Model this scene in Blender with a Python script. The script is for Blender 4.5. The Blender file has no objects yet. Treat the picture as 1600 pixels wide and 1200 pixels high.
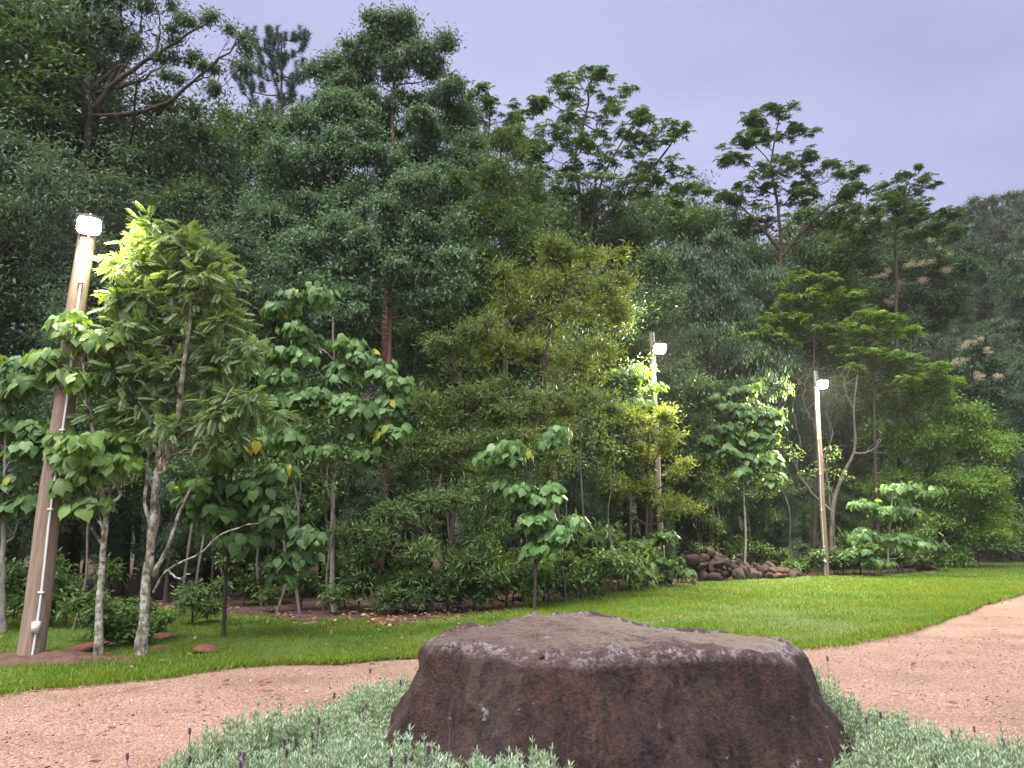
import bpy, math, random
import numpy as np
from mathutils import Matrix, Vector, noise

SC = bpy.context.scene
COL = SC.collection
RNG = np.random.default_rng(7)
random.seed(7)

# ------------------------------------------------------------------ camera, sky, light
F, PITCH, EYE = 1202.0, math.radians(11.3), 1.6
cam_data = bpy.data.cameras.new("camera")
cam = bpy.data.objects.new("camera", cam_data)
COL.objects.link(cam)
cam_data.sensor_width = 36.0
cam_data.lens = 36.0 * F / 1600.0
cam_data.clip_start, cam_data.clip_end = 0.05, 2000.0
cam.location = (0, 0, EYE)
cam.rotation_euler = (math.radians(90) + PITCH, 0, 0)
SC.camera = cam

SUN_EL, SUN_AZ = math.radians(64), math.radians(205)   # azimuth clockwise from +Y: behind the viewer
world = bpy.data.worlds.new("World")
SC.world = world
world.use_nodes = True
wn, wl = world.node_tree.nodes, world.node_tree.links
wn.clear()
w_out = wn.new("ShaderNodeOutputWorld")
w_bg = wn.new("ShaderNodeBackground")
w_sky = wn.new("ShaderNodeTexSky")
w_sky.sky_type = 'NISHITA'
w_sky.sun_disc = False
w_sky.sun_elevation, w_sky.sun_rotation = SUN_EL, SUN_AZ
w_sky.dust_density = 3.0
w_tc = wn.new("ShaderNodeTexCoord")
w_map = wn.new("ShaderNodeMapping")
w_map.inputs["Scale"].default_value = (1.3, 1.3, 3.2)
w_noise = wn.new("ShaderNodeTexNoise")
w_noise.inputs["Scale"].default_value = 1.7
w_noise.inputs["Detail"].default_value = 4.0
w_noise.inputs["Roughness"].default_value = 0.45
w_ramp = wn.new("ShaderNodeValToRGB")      # cloud deck: lavender grey stratus (values before the 0.1 strength)
w_ramp.color_ramp.elements[0].position, w_ramp.color_ramp.elements[0].color = 0.25, (.75, .75, 1.19, 1)
w_ramp.color_ramp.elements[1].position, w_ramp.color_ramp.elements[1].color = 0.8, (1.25, 1.22, 1.76, 1)
w_mix = wn.new("ShaderNodeMixRGB")
w_mix.inputs["Fac"].default_value = 0.93
w_bg.inputs["Strength"].default_value = 0.1
wl.new(w_tc.outputs["Generated"], w_map.inputs["Vector"])
wl.new(w_map.outputs["Vector"], w_noise.inputs["Vector"])
wl.new(w_noise.outputs["Fac"], w_ramp.inputs["Fac"])
wl.new(w_sky.outputs["Color"], w_mix.inputs["Color1"])
wl.new(w_ramp.outputs["Color"], w_mix.inputs["Color2"])
wl.new(w_mix.outputs["Color"], w_bg.inputs["Color"])
wl.new(w_bg.outputs["Background"], w_out.inputs["Surface"])

sun_data = bpy.data.lights.new("sun", 'SUN')
sun_data.energy = 1.5
sun_data.angle = math.radians(60)
sun_data.color = (1.0, 0.95, 0.93)
sun = bpy.data.objects.new("sun", sun_data)
COL.objects.link(sun)
sd = Vector((math.sin(SUN_AZ) * math.cos(SUN_EL), math.cos(SUN_AZ) * math.cos(SUN_EL), math.sin(SUN_EL)))
sun.rotation_euler = sd.to_track_quat('Z', 'Y').to_euler()
sun.location = sd * 60

SC.view_settings.view_transform = 'Standard'
SC.view_settings.look = 'None'
SC.view_settings.exposure = 2.4
SC.view_settings.gamma = 1.0
SC.view_settings.use_curve_mapping = False
SC.render.engine = 'CYCLES'
cy = SC.cycles
cy.max_bounces, cy.diffuse_bounces, cy.glossy_bounces, cy.transmission_bounces = 5, 3, 1, 4
cy.transparent_max_bounces = 4
cy.caustics_reflective = cy.caustics_refractive = False
cy.use_denoising = True
cy.sample_clamp_indirect = 4.0

# ------------------------------------------------------------------ picture -> place helpers
CP, SP = math.cos(PITCH), math.sin(PITCH)
def ray(u, v):
    x, y = (u - 800.0) / F, (600.0 - v) / F
    return np.array([x, CP - y * SP, SP + y * CP])
def at(u, v, D):
    d = ray(u, v)
    return np.array([0, 0, EYE]) + d * (D / d[1])
def onz(u, v, z=0.0):
    d = ray(u, v)
    return np.array([0, 0, EYE]) + d * ((z - EYE) / d[2])
def ground_x(u, D):
    """x on the ground at distance D that shows at column u"""
    lo = at(u, 840 + 1202 * 1.6 / D, D)
    return lo[0]

# ------------------------------------------------------------------ mesh helpers
class MB:
    def __init__(s):
        s.V, s.F3, s.F4, s.n = [], [], [], 0
    def add(s, V, F):
        V, F = np.asarray(V, float), np.asarray(F, int)
        (s.F3 if F.shape[1] == 3 else s.F4).append(F + s.n)
        s.V.append(V); s.n += len(V)
    def mesh(s, name, mat, smooth=True):
        me = bpy.data.meshes.new(name)
        V = np.concatenate(s.V) if s.V else np.zeros((0, 3))
        loops, starts, off = [], [], 0
        for Fs, k in ((s.F3, 3), (s.F4, 4)):
            if Fs:
                Fa = np.concatenate(Fs)
                loops.append(Fa.ravel()); starts.append(off + np.arange(len(Fa)) * k); off += Fa.size
        me.vertices.add(len(V)); me.vertices.foreach_set("co", V.astype(np.float32).ravel())
        L, S = np.concatenate(loops), np.concatenate(starts)
        me.loops.add(len(L)); me.loops.foreach_set("vertex_index", L.astype(np.int32))
        me.polygons.add(len(S)); me.polygons.foreach_set("loop_start", S.astype(np.int32))
        me.update(calc_edges=True)
        if smooth:
            me.polygons.foreach_set("use_smooth", np.ones(len(S), bool))
        if mat: me.materials.append(mat)
        return me

def link(name, me, parent=None, loc=None, kind=None):
    o = bpy.data.objects.new(name, me)
    COL.objects.link(o)
    if parent: o.parent = parent
    if loc is not None: o.location = loc
    if kind: o["kind"] = kind
    return o
def tag(o, label, cat, group=None):
    o["label"], o["category"] = label, cat
    if group: o["group"] = group
    return o
def thing(name, label, cat, loc=(0, 0, 0), group=None):
    return tag(link(name, None, loc=loc), label, cat, group)
def copy_tree(o, loc, rz=0.0, scale=1.0, label=None, group=None):
    c = o.copy(); COL.objects.link(c)
    c.location, c.rotation_euler = loc, (0, 0, rz)
    c.scale = (scale,) * 3 if np.isscalar(scale) else scale
    if label: c["label"] = label
    if group: c["group"] = group
    for ch in o.children:
        d = ch.copy(); COL.objects.link(d); d.parent = c
        for g in ch.children:
            e = g.copy(); COL.objects.link(e); e.parent = d
    return c

def nrm(a):
    return a / np.maximum(np.linalg.norm(a, axis=-1, keepdims=True), 1e-9)
def smooth_path(P, n):
    P = np.asarray(P, float)
    if len(P) < 3:
        t = np.linspace(0, 1, n)[:, None]
        return P[0] * (1 - t) + P[-1] * t
    Q = np.vstack([2 * P[0] - P[1], P, 2 * P[-1] - P[-2]])
    out = []
    for tt in np.linspace(0, len(P) - 1 - 1e-6, n):
        i = int(tt); t = tt - i
        a, b, c, d = Q[i:i + 4]
        out.append(.5 * (2 * b + (c - a) * t + (2 * a - 5 * b + 4 * c - d) * t * t + (3 * b - a - 3 * c + d) * t ** 3))
    return np.array(out)
def tube(mb, P, R, sides=8, cap=True, wob=0.0):
    P = np.asarray(P, float); n = len(P)
    R = np.broadcast_to(np.asarray(R, float), (n,))
    T = nrm(np.gradient(P, axis=0))
    ref = np.array([0.0, 1.0, 0.0]) if abs(T[0][1]) < .9 else np.array([1.0, 0, 0])
    A = nrm(np.cross(T, ref)); B = np.cross(T, A)
    th = np.arange(sides) * 2 * math.pi / sides
    rr = R[:, None] * (1 + wob * RNG.normal(size=(n, sides)))
    V = P[:, None] + rr[..., None] * (np.cos(th)[None, :, None] * A[:, None] + np.sin(th)[None, :, None] * B[:, None])
    i, j = np.meshgrid(np.arange(n - 1), np.arange(sides), indexing='ij')
    a, b = i * sides + j, i * sides + (j + 1) % sides
    mb.add(V.reshape(-1, 3), np.stack([a, b, b + sides, a + sides], -1).reshape(-1, 4))
    if cap:
        for k in (0, n - 1):
            c = np.vstack([V[k], P[k]])
            f = [(s_, (s_ + 1) % sides, sides) if k else ((s_ + 1) % sides, s_, sides) for s_ in range(sides)]
            mb.add(c, f)
def box(mb, c, s, R=None):
    c, s = np.asarray(c, float), np.asarray(s, float) / 2
    V = np.array([[x, y, z] for x in (-1, 1) for y in (-1, 1) for z in (-1, 1)]) * s
    if R is not None: V = V @ np.asarray(R).T
    mb.add(V + c, [(0, 1, 3, 2), (4, 6, 7, 5), (0, 4, 5, 1), (2, 3, 7, 6), (0, 2, 6, 4), (1, 5, 7, 3)])

# leaf outlines: x along the leaf, y across, z off the blade
def T_lance(w=.28):
    return np.array([(0, 0, 0), (.42, w / 2, .05), (1, 0, -.1), (.42, -w / 2, .05)]), np.array([(0, 1, 2), (0, 2, 3)])
def T_oval(w=.5):
    return (np.array([(0, 0, 0), (.3, .46 * w, .05), (.7, .42 * w, .02), (1, 0, -.12), (.7, -.42 * w, .02), (.3, -.46 * w, .05), (.5, 0, -.02)]),
            np.array([(0, 1, 6), (1, 2, 6), (2, 3, 6), (3, 4, 6), (4, 5, 6), (5, 0, 6)]))
def T_heart():
    half = [(-.06, .2), (.12, .42), (.38, .46), (.64, .32), (.84, .13)]
    V = [(0, 0, 0)] + [(x, y, .10 * (1 - x) - .12 * x - abs(y) * .12) for x, y in half] + [(1.02, 0, -.2)] + \
        [(x, -y, .10 * (1 - x) - .12 * x - abs(y) * .12) for x, y in half[::-1]] + [(.42, 0, .06)]
    n = len(V) - 1
    V[0] = (.06, 0, .05)
    f = [(i, (i + 1) % n, n) for i in range(n)][::1]
    V += [(.06, .012, .05), (.06, -.012, .05), (-.45, 0, .12)]
    f += [(n + 1, n + 3, n + 2)]
    return np.array(V), np.array(f)[:, ::-1]
def T_whorl(k=8, w=.26):
    V, Fc = [], []
    lv, lf = T_lance(w)
    for i in range(k):
        a = i * 2 * math.pi / k + .2 * math.sin(i * 5.1)
        dr = -.18 - .16 * ((i * 37) % 5) / 5
        L = .8 + .3 * ((i * 53) % 7) / 7
        c, s_ = math.cos(a), math.sin(a)
        for p in lv:
            x, y, z = p[0] * L, p[1] * L, p[2]
            V.append((x * c - y * s_, x * s_ + y * c, z + dr * x * x + .05))
        Fc += [tuple(q + 4 * i for q in f) for f in lf]
    return np.array(V), np.array(Fc)
def T_tuft(k=26, seed=1):
    r = np.random.default_rng(seed)
    d = r.normal(size=(k, 3)); d[:, 2] = np.abs(d[:, 2]) * .9 + .15
    d = nrm(d) * r.uniform(.7, 1.1, (k, 1))
    s_ = nrm(np.cross(d, r.normal(size=(k, 3)))) * .042
    V = np.stack([d * .05 - s_, d * .05 + s_, d], 1).reshape(-1, 3)
    return V, np.arange(3 * k).reshape(-1, 3)
def T_frond(pairs=9):
    V, Fc = [], []
    lv, lf = T_lance(.36)
    n = 0
    for i in range(pairs):
        x = .2 + .8 * i / (pairs - 1)
        for sgn in (1, -1):
            a = sgn * math.radians(62 - 22 * i / pairs)
            L = .33 * (1 - .35 * abs(i / (pairs - 1) - .45))
            for p in lv:
                px, py = p[0] * L, p[1] * L
                V.append((x + px * math.cos(a) - py * math.sin(a), px * math.sin(a) + py * math.cos(a), -.28 * x * x + p[2] * L - .35 * abs(px * math.sin(a))))
            Fc += [tuple(q + n for q in f) for f in lf]; n += len(lv)
    V += [(0, .012, 0), (0, -.012, 0), (.5, 0, -.07), (1, .0, -.28)]
    Fc += [(n, n + 1, n + 2), (n + 1, n + 3, n + 2)]
    return np.array(V), np.array(Fc)

def frames(A, N):
    A = nrm(A); B = nrm(np.cross(N, A)); C = np.cross(A, B)
    return np.stack([A, B, C], -1)
def scatter(mb, tmpl, P, R, S):
    T, Fc = tmpl
    V = np.einsum('nij,kj->nki', R, T) * S[:, None, None] + P[:, None]
    k = len(T)
    mb.add(V.reshape(-1, 3), (Fc[None] + (np.arange(len(P)) * k)[:, None, None]).reshape(-1, Fc.shape[1]))

# ------------------------------------------------------------------ materials
def new_mat(name):
    m = bpy.data.materials.new(name); m.use_nodes = True
    nt = m.node_tree; nt.nodes.clear()
    return m, nt.nodes, nt.links
def rgb(c): return (c[0], c[1], c[2], 1)
def leaf_mat(name, a, b, rare=None, trans=.3, rough=.5, spec=.35, each=False):
    """a..b: the range of leaf colours; rare: the odd yellowing leaf"""
    m, n, l = new_mat(name)
    geo = n.new("ShaderNodeNewGeometry"); ramp = n.new("ShaderNodeValToRGB")
    e = ramp.color_ramp.elements
    e[0].position, e[0].color = 0, rgb(a)
    e[1].position, e[1].color = .9, rgb(b)
    if rare:
        x = e.new(.978); x.color = rgb(b)
        y = e.new(.984); y.color = rgb(rare)
    obi = n.new("ShaderNodeObjectInfo")
    hsv = n.new("ShaderNodeHueSaturation")
    mr = n.new("ShaderNodeMapRange"); mr.inputs["To Min"].default_value, mr.inputs["To Max"].default_value = .82, 1.18
    bs = n.new("ShaderNodeBsdfPrincipled"); tr = n.new("ShaderNodeBsdfTranslucent"); mx = n.new("ShaderNodeMixShader"); o = n.new("ShaderNodeOutputMaterial")
    tc = n.new("ShaderNodeMixRGB"); tc.blend_type = 'MULTIPLY'; tc.inputs["Fac"].default_value = 1; tc.inputs["Color2"].default_value = (1.5, 1.35, .5, 1)
    bs.inputs["Roughness"].default_value = rough
    bs.inputs["Specular IOR Level"].default_value = spec
    mx.inputs["Fac"].default_value = trans
    l.new(obi.outputs["Random"] if each else geo.outputs["Random Per Island"], ramp.inputs["Fac"])
    if not each: l.new(obi.outputs["Random"], mr.inputs["Value"])
    if not each: l.new(mr.outputs["Result"], hsv.inputs["Value"])
    l.new(ramp.outputs["Color"], hsv.inputs["Color"])
    l.new(hsv.outputs["Color"], bs.inputs["Base Color"])
    l.new(hsv.outputs["Color"], tc.inputs["Color1"]); l.new(tc.outputs["Color"], tr.inputs["Color"])
    l.new(bs.outputs["BSDF"], mx.inputs[1]); l.new(tr.outputs["BSDF"], mx.inputs[2]); l.new(mx.outputs["Shader"], o.inputs["Surface"])
    return m
def rough_mat(name, stops, scale=8, stretch=(1, 1, 1), detail=8, rough=.9, bump=.4, bscale=None, spec=.25, blotch=None):
    m, n, l = new_mat(name)
    tc = n.new("ShaderNodeTexCoord"); mp = n.new("ShaderNodeMapping"); mp.inputs["Scale"].default_value = stretch
    ns = n.new("ShaderNodeTexNoise"); ns.inputs["Scale"].default_value = scale; ns.inputs["Detail"].default_value = detail; ns.inputs["Roughness"].default_value = .65
    rp = n.new("ShaderNodeValToRGB"); e = rp.color_ramp.elements
    e[0].position, e[0].color = stops[0][0], rgb(stops[0][1]); e[1].position, e[1].color = stops[-1][0], rgb(stops[-1][1])
    for p, c in stops[1:-1]:
        q = e.new(p); q.color = rgb(c)
    bs = n.new("ShaderNodeBsdfPrincipled"); o = n.new("ShaderNodeOutputMaterial")
    bs.inputs["Roughness"].default_value = rough; bs.inputs["Specular IOR Level"].default_value = spec
    l.new(tc.outputs["Object"], mp.inputs["Vector"]); l.new(mp.outputs["Vector"], ns.inputs["Vector"]); l.new(ns.outputs["Fac"], rp.inputs["Fac"])
    col = rp.outputs["Color"]
    if blotch:
        bc, bsz, th = blotch
        n2 = n.new("ShaderNodeTexNoise"); n2.inputs["Scale"].default_value = bsz; n2.inputs["Detail"].default_value = 6; n2.inputs["Roughness"].default_value = .7
        r2 = n.new("ShaderNodeValToRGB"); r2.color_ramp.elements[0].position = th; r2.color_ramp.elements[1].position = th + .07
        mx = n.new("ShaderNodeMixRGB"); mx.inputs["Color2"].default_value = rgb(bc)
        l.new(tc.outputs["Object"], n2.inputs["Vector"]); l.new(n2.outputs["Fac"], r2.inputs["Fac"]); l.new(r2.outputs["Color"], mx.inputs["Fac"]); l.new(col, mx.inputs["Color1"])
        col = mx.outputs["Color"]
    l.new(col, bs.inputs["Base Color"])
    bp = n.new("ShaderNodeBump"); bp.inputs["Strength"].default_value = bump; bp.inputs["Distance"].default_value = .03
    n3 = n.new("ShaderNodeTexNoise"); n3.inputs["Scale"].default_value = bscale or scale * 2.5; n3.inputs["Detail"].default_value = 6
    l.new(mp.outputs["Vector"], n3.inputs["Vector"]); l.new(n3.outputs["Fac"], bp.inputs["Height"]); l.new(bp.outputs["Normal"], bs.inputs["Normal"])
    l.new(bs.outputs["BSDF"], o.inputs["Surface"])
    return m
def plain_mat(name, c, rough=.6, metal=0.0, emit=None):
    m, n, l = new_mat(name)
    bs = n.new("ShaderNodeBsdfPrincipled"); o = n.new("ShaderNodeOutputMaterial")
    bs.inputs["Base Color"].default_value = rgb(c); bs.inputs["Roughness"].default_value = rough; bs.inputs["Metallic"].default_value = metal
    if emit:
        bs.inputs["Emission Color"].default_value = rgb(emit[0]); bs.inputs["Emission Strength"].default_value = emit[1]
    l.new(bs.outputs["BSDF"], o.inputs["Surface"])
    return m

M = {
 'gum':    leaf_mat("gum_leaf", (.085, .165, .10), (.195, .32, .18), trans=.28),
 'gumdk':  leaf_mat("dark_gum_leaf", (.054, .11, .07), (.135, .215, .125), trans=.25),
 'pine':   leaf_mat("pine_needle", (.035, .075, .065), (.075, .135, .11), trans=.1),
 'dense':  leaf_mat("rainforest_leaf", (.055, .115, .055), (.14, .225, .105), trans=.25),
 'dense2': leaf_mat("rainforest_leaf_mid", (.055, .115, .035), (.14, .23, .07), trans=.3),
 'umbr':   leaf_mat("umbrella_leaf", (.045, .10, .034), (.11, .20, .06), trans=.3),
 'wattle': leaf_mat("wattle_leaf", (.08, .125, .03), (.18, .235, .06), trans=.35),
 'wattle2': leaf_mat("olive_wattle_leaf", (.065, .105, .038), (.15, .205, .07), trans=.3),
 'big':    leaf_mat("broad_leaf", (.085, .175, .055), (.16, .28, .095), rare=(.42, .40, .04), trans=.3, rough=.42),
 'bigy':   leaf_mat("broad_leaf_yellowing", (.12, .23, .06), (.22, .34, .10), rare=(.55, .42, .03), trans=.35, rough=.42),
 'frond':  leaf_mat("feather_leaf", (.10, .165, .075), (.195, .285, .13), trans=.35, rough=.5),
 'big1':   leaf_mat("broad_leaf_single", (.085, .175, .055), (.16, .28, .095), rare=(.42, .40, .04), trans=.3, rough=.42, each=True),
 'bigy1':  leaf_mat("broad_leaf_yellowing_single", (.12, .23, .06), (.22, .34, .10), rare=(.55, .42, .03), trans=.35, rough=.42, each=True),
 'frond1': leaf_mat("feather_leaf_single", (.10, .165, .075), (.195, .285, .13), trans=.35, rough=.5, each=True),
 'right':  leaf_mat("bushy_leaf", (.10, .205, .04), (.24, .38, .085), trans=.3),
 'hill':   leaf_mat("hill_leaf", (.03, .07, .03), (.085, .15, .055), trans=.2),
 'hill2':  leaf_mat("hill_leaf_dull", (.038, .066, .034), (.10, .135, .065), trans=.2),
 'flower': leaf_mat("blossom", (.34, .30, .24), (.5, .45, .39), trans=.3),
 'brush':  leaf_mat("undergrowth_leaf", (.06, .115, .045), (.155, .24, .085), trans=.3),
 'grass':  leaf_mat("grass_blade", (.085, .155, .014), (.195, .285, .034), rare=(.26, .22, .09), trans=.3),
 'lav':    leaf_mat("lavender_leaf", (.23, .325, .23), (.42, .525, .40), trans=.2, rough=.8),
 'lavfl':  leaf_mat("lavender_flower", (.10, .07, .11), (.2, .13, .19), trans=.1, rough=.8),
 'litter': leaf_mat("fallen_leaf", (.13, .06, .03), (.36, .20, .10), rare=(.6, .42, .2), trans=.1, rough=.8),
 'bark':   rough_mat("dark_bark", [(.3, (.04, .03, .025)), (.7, (.11, .085, .07))], 5, (1, 1, .25)),
 'redbark': rough_mat("reddish_bark", [(.3, (.09, .045, .035)), (.7, (.2, .11, .085))], 5, (1, 1, .25)),
 'lichen': rough_mat("lichen_bark", [(.36, (.06, .05, .035)), (.46, (.18, .17, .11)), (.54, (.36, .35, .29)), (.62, (.5, .49, .45))], 9, (1, 1, .7), blotch=((.055, .04, .03), 6, .56)),
 'pale':   rough_mat("pale_bark", [(.3, (.16, .15, .12)), (.7, (.38, .36, .31))], 9, (1, 1, .5), blotch=((.09, .08, .06), 5, .6)),
 'dead':   rough_mat("dead_wood", [(.3, (.10, .08, .07)), (.7, (.22, .19, .17))], 9, (1, 1, .3)),
 'pole':   rough_mat("weathered_pole_wood", [(.25, (.16, .115, .085)), (.5, (.27, .205, .155)), (.75, (.38, .30, .235))], 6, (3.5, 3.5, .22), bump=.5, bscale=14),
 'conduit': plain_mat("white_conduit", (.72, .72, .7), .45),
 'housing': plain_mat("lamp_housing", (.10, .10, .105), .4, .6),
 'panel':  plain_mat("lamp_panel", (.9, .9, .85), .3, emit=((1.0, .93, .74), 60.0)),
}

# ------------------------------------------------------------------ ground, lawn, drive
def flat_strip(name, near, far, rows, z, mat, kind="structure", jn=0.0, jf=0.0, cols=160):
    """a sheet between two ground curves given as points (x, y)"""
    def dense(c, j):
        c = smooth_path(np.c_[np.asarray(c), np.zeros(len(c))], cols)[:, :2]
        if j:
            for i in range(cols):
                c[i, 1] += j * (noise.noise((c[i, 0] * 1.1, 3.1, 0)) + .6 * noise.noise((c[i, 0] * 4.3, 9, 0)))
        return c
    a, b = dense(near, jn), dense(far, jf)
    t = np.linspace(0, 1, rows)[:, None, None]
    G = a[None] * (1 - t) + b[None] * t
    Z = np.array([[z + .02 * noise.noise((p[0] * .5, p[1] * .5, 0)) * (0 < i < rows - 1) for p in r] for i, r in enumerate(G)])
    V = np.dstack([G, Z]).reshape(-1, 3)
    i, j = np.meshgrid(np.arange(rows - 1), np.arange(cols - 1), indexing='ij')
    k = i * cols + j
    mb = MB(); mb.add(V, np.stack([k, k + 1, k + cols + 1, k + cols], -1).reshape(-1, 4))
    return link(name, mb.mesh(name, mat), kind=kind), a, b

M['soil'] = rough_mat("forest_soil", [(.3, (.045, .03, .02)), (.5, (.085, .055, .038)), (.75, (.16, .10, .07))], 3.0, detail=10, bump=.7, bscale=20, blotch=((.20, .11, .07), 9, .62))
M['turf'] = rough_mat("turf", [(.3, (.045, .085, .012)), (.6, (.085, .14, .022)), (.8, (.12, .14, .035))], 1.3, detail=10, bump=.5, bscale=40)
M['bed'] = rough_mat("garden_bed_soil", [(.3, (.05, .035, .025)), (.7, (.13, .09, .065))], 8, bump=.6)
def gravel_mat():
    m, n, l = new_mat("crushed_gravel")
    tc = n.new("ShaderNodeTexCoord")
    vo = n.new("ShaderNodeTexVoronoi"); vo.inputs["Scale"].default_value = 62
    vs = n.new("ShaderNodeSeparateColor")
    rp = n.new("ShaderNodeValToRGB"); e = rp.color_ramp.elements
    e[0].position, e[0].color = 0, (.19, .108, .08, 1); e[1].position, e[1].color = 1, (.43, .30, .25, 1)
    for p, c in ((.35, (.285, .174, .125)), (.7, (.345, .225, .166)), (.92, (.405, .285, .222))):
        q = e.new(p); q.color = rgb(c)
    n2 = n.new("ShaderNodeTexNoise"); n2.inputs["Scale"].default_value = .9; n2.inputs["Detail"].default_value = 6
    mr = n.new("ShaderNodeMapRange"); mr.inputs["From Min"].default_value, mr.inputs["From Max"].default_value = .3, .7
    mr.inputs["To Min"].default_value, mr.inputs["To Max"].default_value = .74, 1.14
    hs = n.new("ShaderNodeHueSaturation")
    bs = n.new("ShaderNodeBsdfPrincipled"); bs.inputs["Roughness"].default_value = .9; bs.inputs["Specular IOR Level"].default_value = .2
    bp = n.new("ShaderNodeBump"); bp.inputs["Strength"].default_value = .9; bp.inputs["Distance"].default_value = .02; bp.invert = True
    o = n.new("ShaderNodeOutputMaterial")
    l.new(tc.outputs["Object"], vo.inputs["Vector"]); l.new(vo.outputs["Color"], vs.inputs["Color"]); l.new(vs.outputs["Red"], rp.inputs["Fac"])
    l.new(tc.outputs["Object"], n2.inputs["Vector"]); l.new(n2.outputs["Fac"], mr.inputs["Value"]); l.new(mr.outputs["Result"], hs.inputs["Value"])
    l.new(rp.outputs["Color"], hs.inputs["Color"]); l.new(hs.outputs["Color"], bs.inputs["Base Color"])
    l.new(vo.outputs["Distance"], bp.inputs["Height"]); l.new(bp.outputs["Normal"], bs.inputs["Normal"])
    l.new(bs.outputs["BSDF"], o.inputs["Surface"])
    return m
M['gravel'] = gravel_mat()
M['stone_chip'] = leaf_mat("gravel_chip", (.20, .11, .085), (.40, .27, .22), rare=(.6, .54, .5), trans=0.0, rough=.9, spec=.2)

mb = MB()
gs = np.concatenate([[-900, -300, -120], np.arange(-60, 61, 5), [120, 300, 900]])
gx, gy = np.meshgrid(gs, gs + 30, indexing='ij')
k = np.arange(len(gs) - 1); ii, jj = np.meshgrid(k, k, indexing='ij'); q = ii * len(gs) + jj
mb.add(np.c_[gx.ravel(), gy.ravel(), np.zeros(gx.size)], np.stack([q, q + len(gs), q + len(gs) + 1, q + 1], -1).reshape(-1, 4))
link("ground", mb.mesh("ground", M['soil']), kind="structure")

EDGE = [(-520, 1150), (-250, 1112), (0, 1088), (200, 1066), (400, 1046), (640, 1034), (900, 1027), (1130, 1022), (1260, 1016), (1400, 992), (1480, 968), (1540, 946), (1600, 929), (1720, 903), (1900, 888)]
WOOD = [(-520, 985), (-250, 972), (0, 955), (150, 950), (300, 957), (500, 974), (650, 976), (760, 962), (850, 942), (950, 926), (1100, 911), (1300, 900), (1430, 894), (1475, 881), (1600, 877), (1720, 875), (1900, 872)]
edge = [onz(u, v)[:2] for u, v in EDGE]
wood = [onz(u, v)[:2] for u, v in WOOD]
near = [(p[0] * .9, -6.0 + .5 * i) for i, p in enumerate(edge)]
flat_strip("gravel_drive", near, [p + np.array([0, .5]) for p in edge], 30, .022, M['gravel'])
lawn, la, lb = flat_strip("lawn", edge, wood, 30, .05, M['turf'], jn=.2, jf=.8)
def lawn_pt(s, t):
    """s along 0..1, t near..far 0..1"""
    x = s * (len(la) - 1); i = np.clip(x.astype(int), 0, len(la) - 2); f = (x - i)[:, None]
    a, b = la[i] * (1 - f) + la[i + 1] * f, lb[i] * (1 - f) + lb[i + 1] * f
    return a * (1 - t[:, None]) + b * t[:, None]

def ncol(x, y, sc):
    return np.array([noise.noise((a * sc, b * sc, 1.7)) for a, b in zip(x, y)])
def grass_object():
    n = 330000
    s, t = RNG.random(n), RNG.random(n) ** 1.15 * 1.06 - .02
    P = lawn_pt(s, np.clip(t, -.03, 1.08))
    D = P[:, 1]
    uu = 800 + F * P[:, 0] / np.maximum(D, .1)
    keep = (uu > -60) & (uu < 1660) & (RNG.random(n) < np.clip(24 / D, .35, 1))
    thin = np.clip((1.0 - t) / .22, .22, 1)
    keep &= RNG.random(n) < thin
    P, D, t = P[keep], D[keep], t[keep]
    n = len(P)
    pn = ncol(P[:, 0], P[:, 1], .8)
    h = (.035 + .03 * RNG.random(n)) * (1 + .35 * pn) * np.clip(D / 12, 1, 1.9)
    h *= np.where(t < .03, 1.5, 1)
    a = np.c_[RNG.normal(size=(n, 2)) * .45, np.ones(n)]
    R = frames(a, RNG.normal(size=(n, 3)))
    mbg = MB()
    T = (np.array([(0, .1, 0), (0, -.1, 0), (1, 0, .12)]), np.array([(0, 1, 2)]))
    scatter(mbg, T, np.c_[P, np.full(n, .04)], R, h)
    o = link("grass", mbg.mesh("grass", M['grass'], False), kind="stuff")
    o["label"] = "short mown green grass of the lawn along the gravel"
gm = M['grass'].node_tree; gn, gl = gm.nodes, gm.links
g_tc = gn.new("ShaderNodeTexCoord"); g_ns = gn.new("ShaderNodeTexNoise"); g_ns.inputs["Scale"].default_value = .55; g_ns.inputs["Detail"].default_value = 7; g_ns.inputs["Roughness"].default_value = .7
g_rp = gn.new("ShaderNodeValToRGB"); g_rp.color_ramp.elements[0].position, g_rp.color_ramp.elements[0].color = .36, (.62, .85, .7, 1); g_rp.color_ramp.elements[1].position, g_rp.color_ramp.elements[1].color = .66, (1.3, 1.05, .95, 1)
g_mx = gn.new("ShaderNodeMixRGB"); g_mx.blend_type = 'MULTIPLY'; g_mx.inputs["Fac"].default_value = 1
g_hsv = next(x for x in gn if x.type == 'HUE_SAT')
gl.new(g_tc.outputs["Object"], g_ns.inputs["Vector"]); gl.new(g_ns.outputs["Fac"], g_rp.inputs["Fac"])
g_src = g_hsv.inputs["Color"].links[0].from_socket
gl.new(g_src, g_mx.inputs["Color1"]); gl.new(g_rp.outputs["Color"], g_mx.inputs["Color2"]); gl.new(g_mx.outputs["Color"], g_hsv.inputs["Color"])
grass_object()

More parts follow.
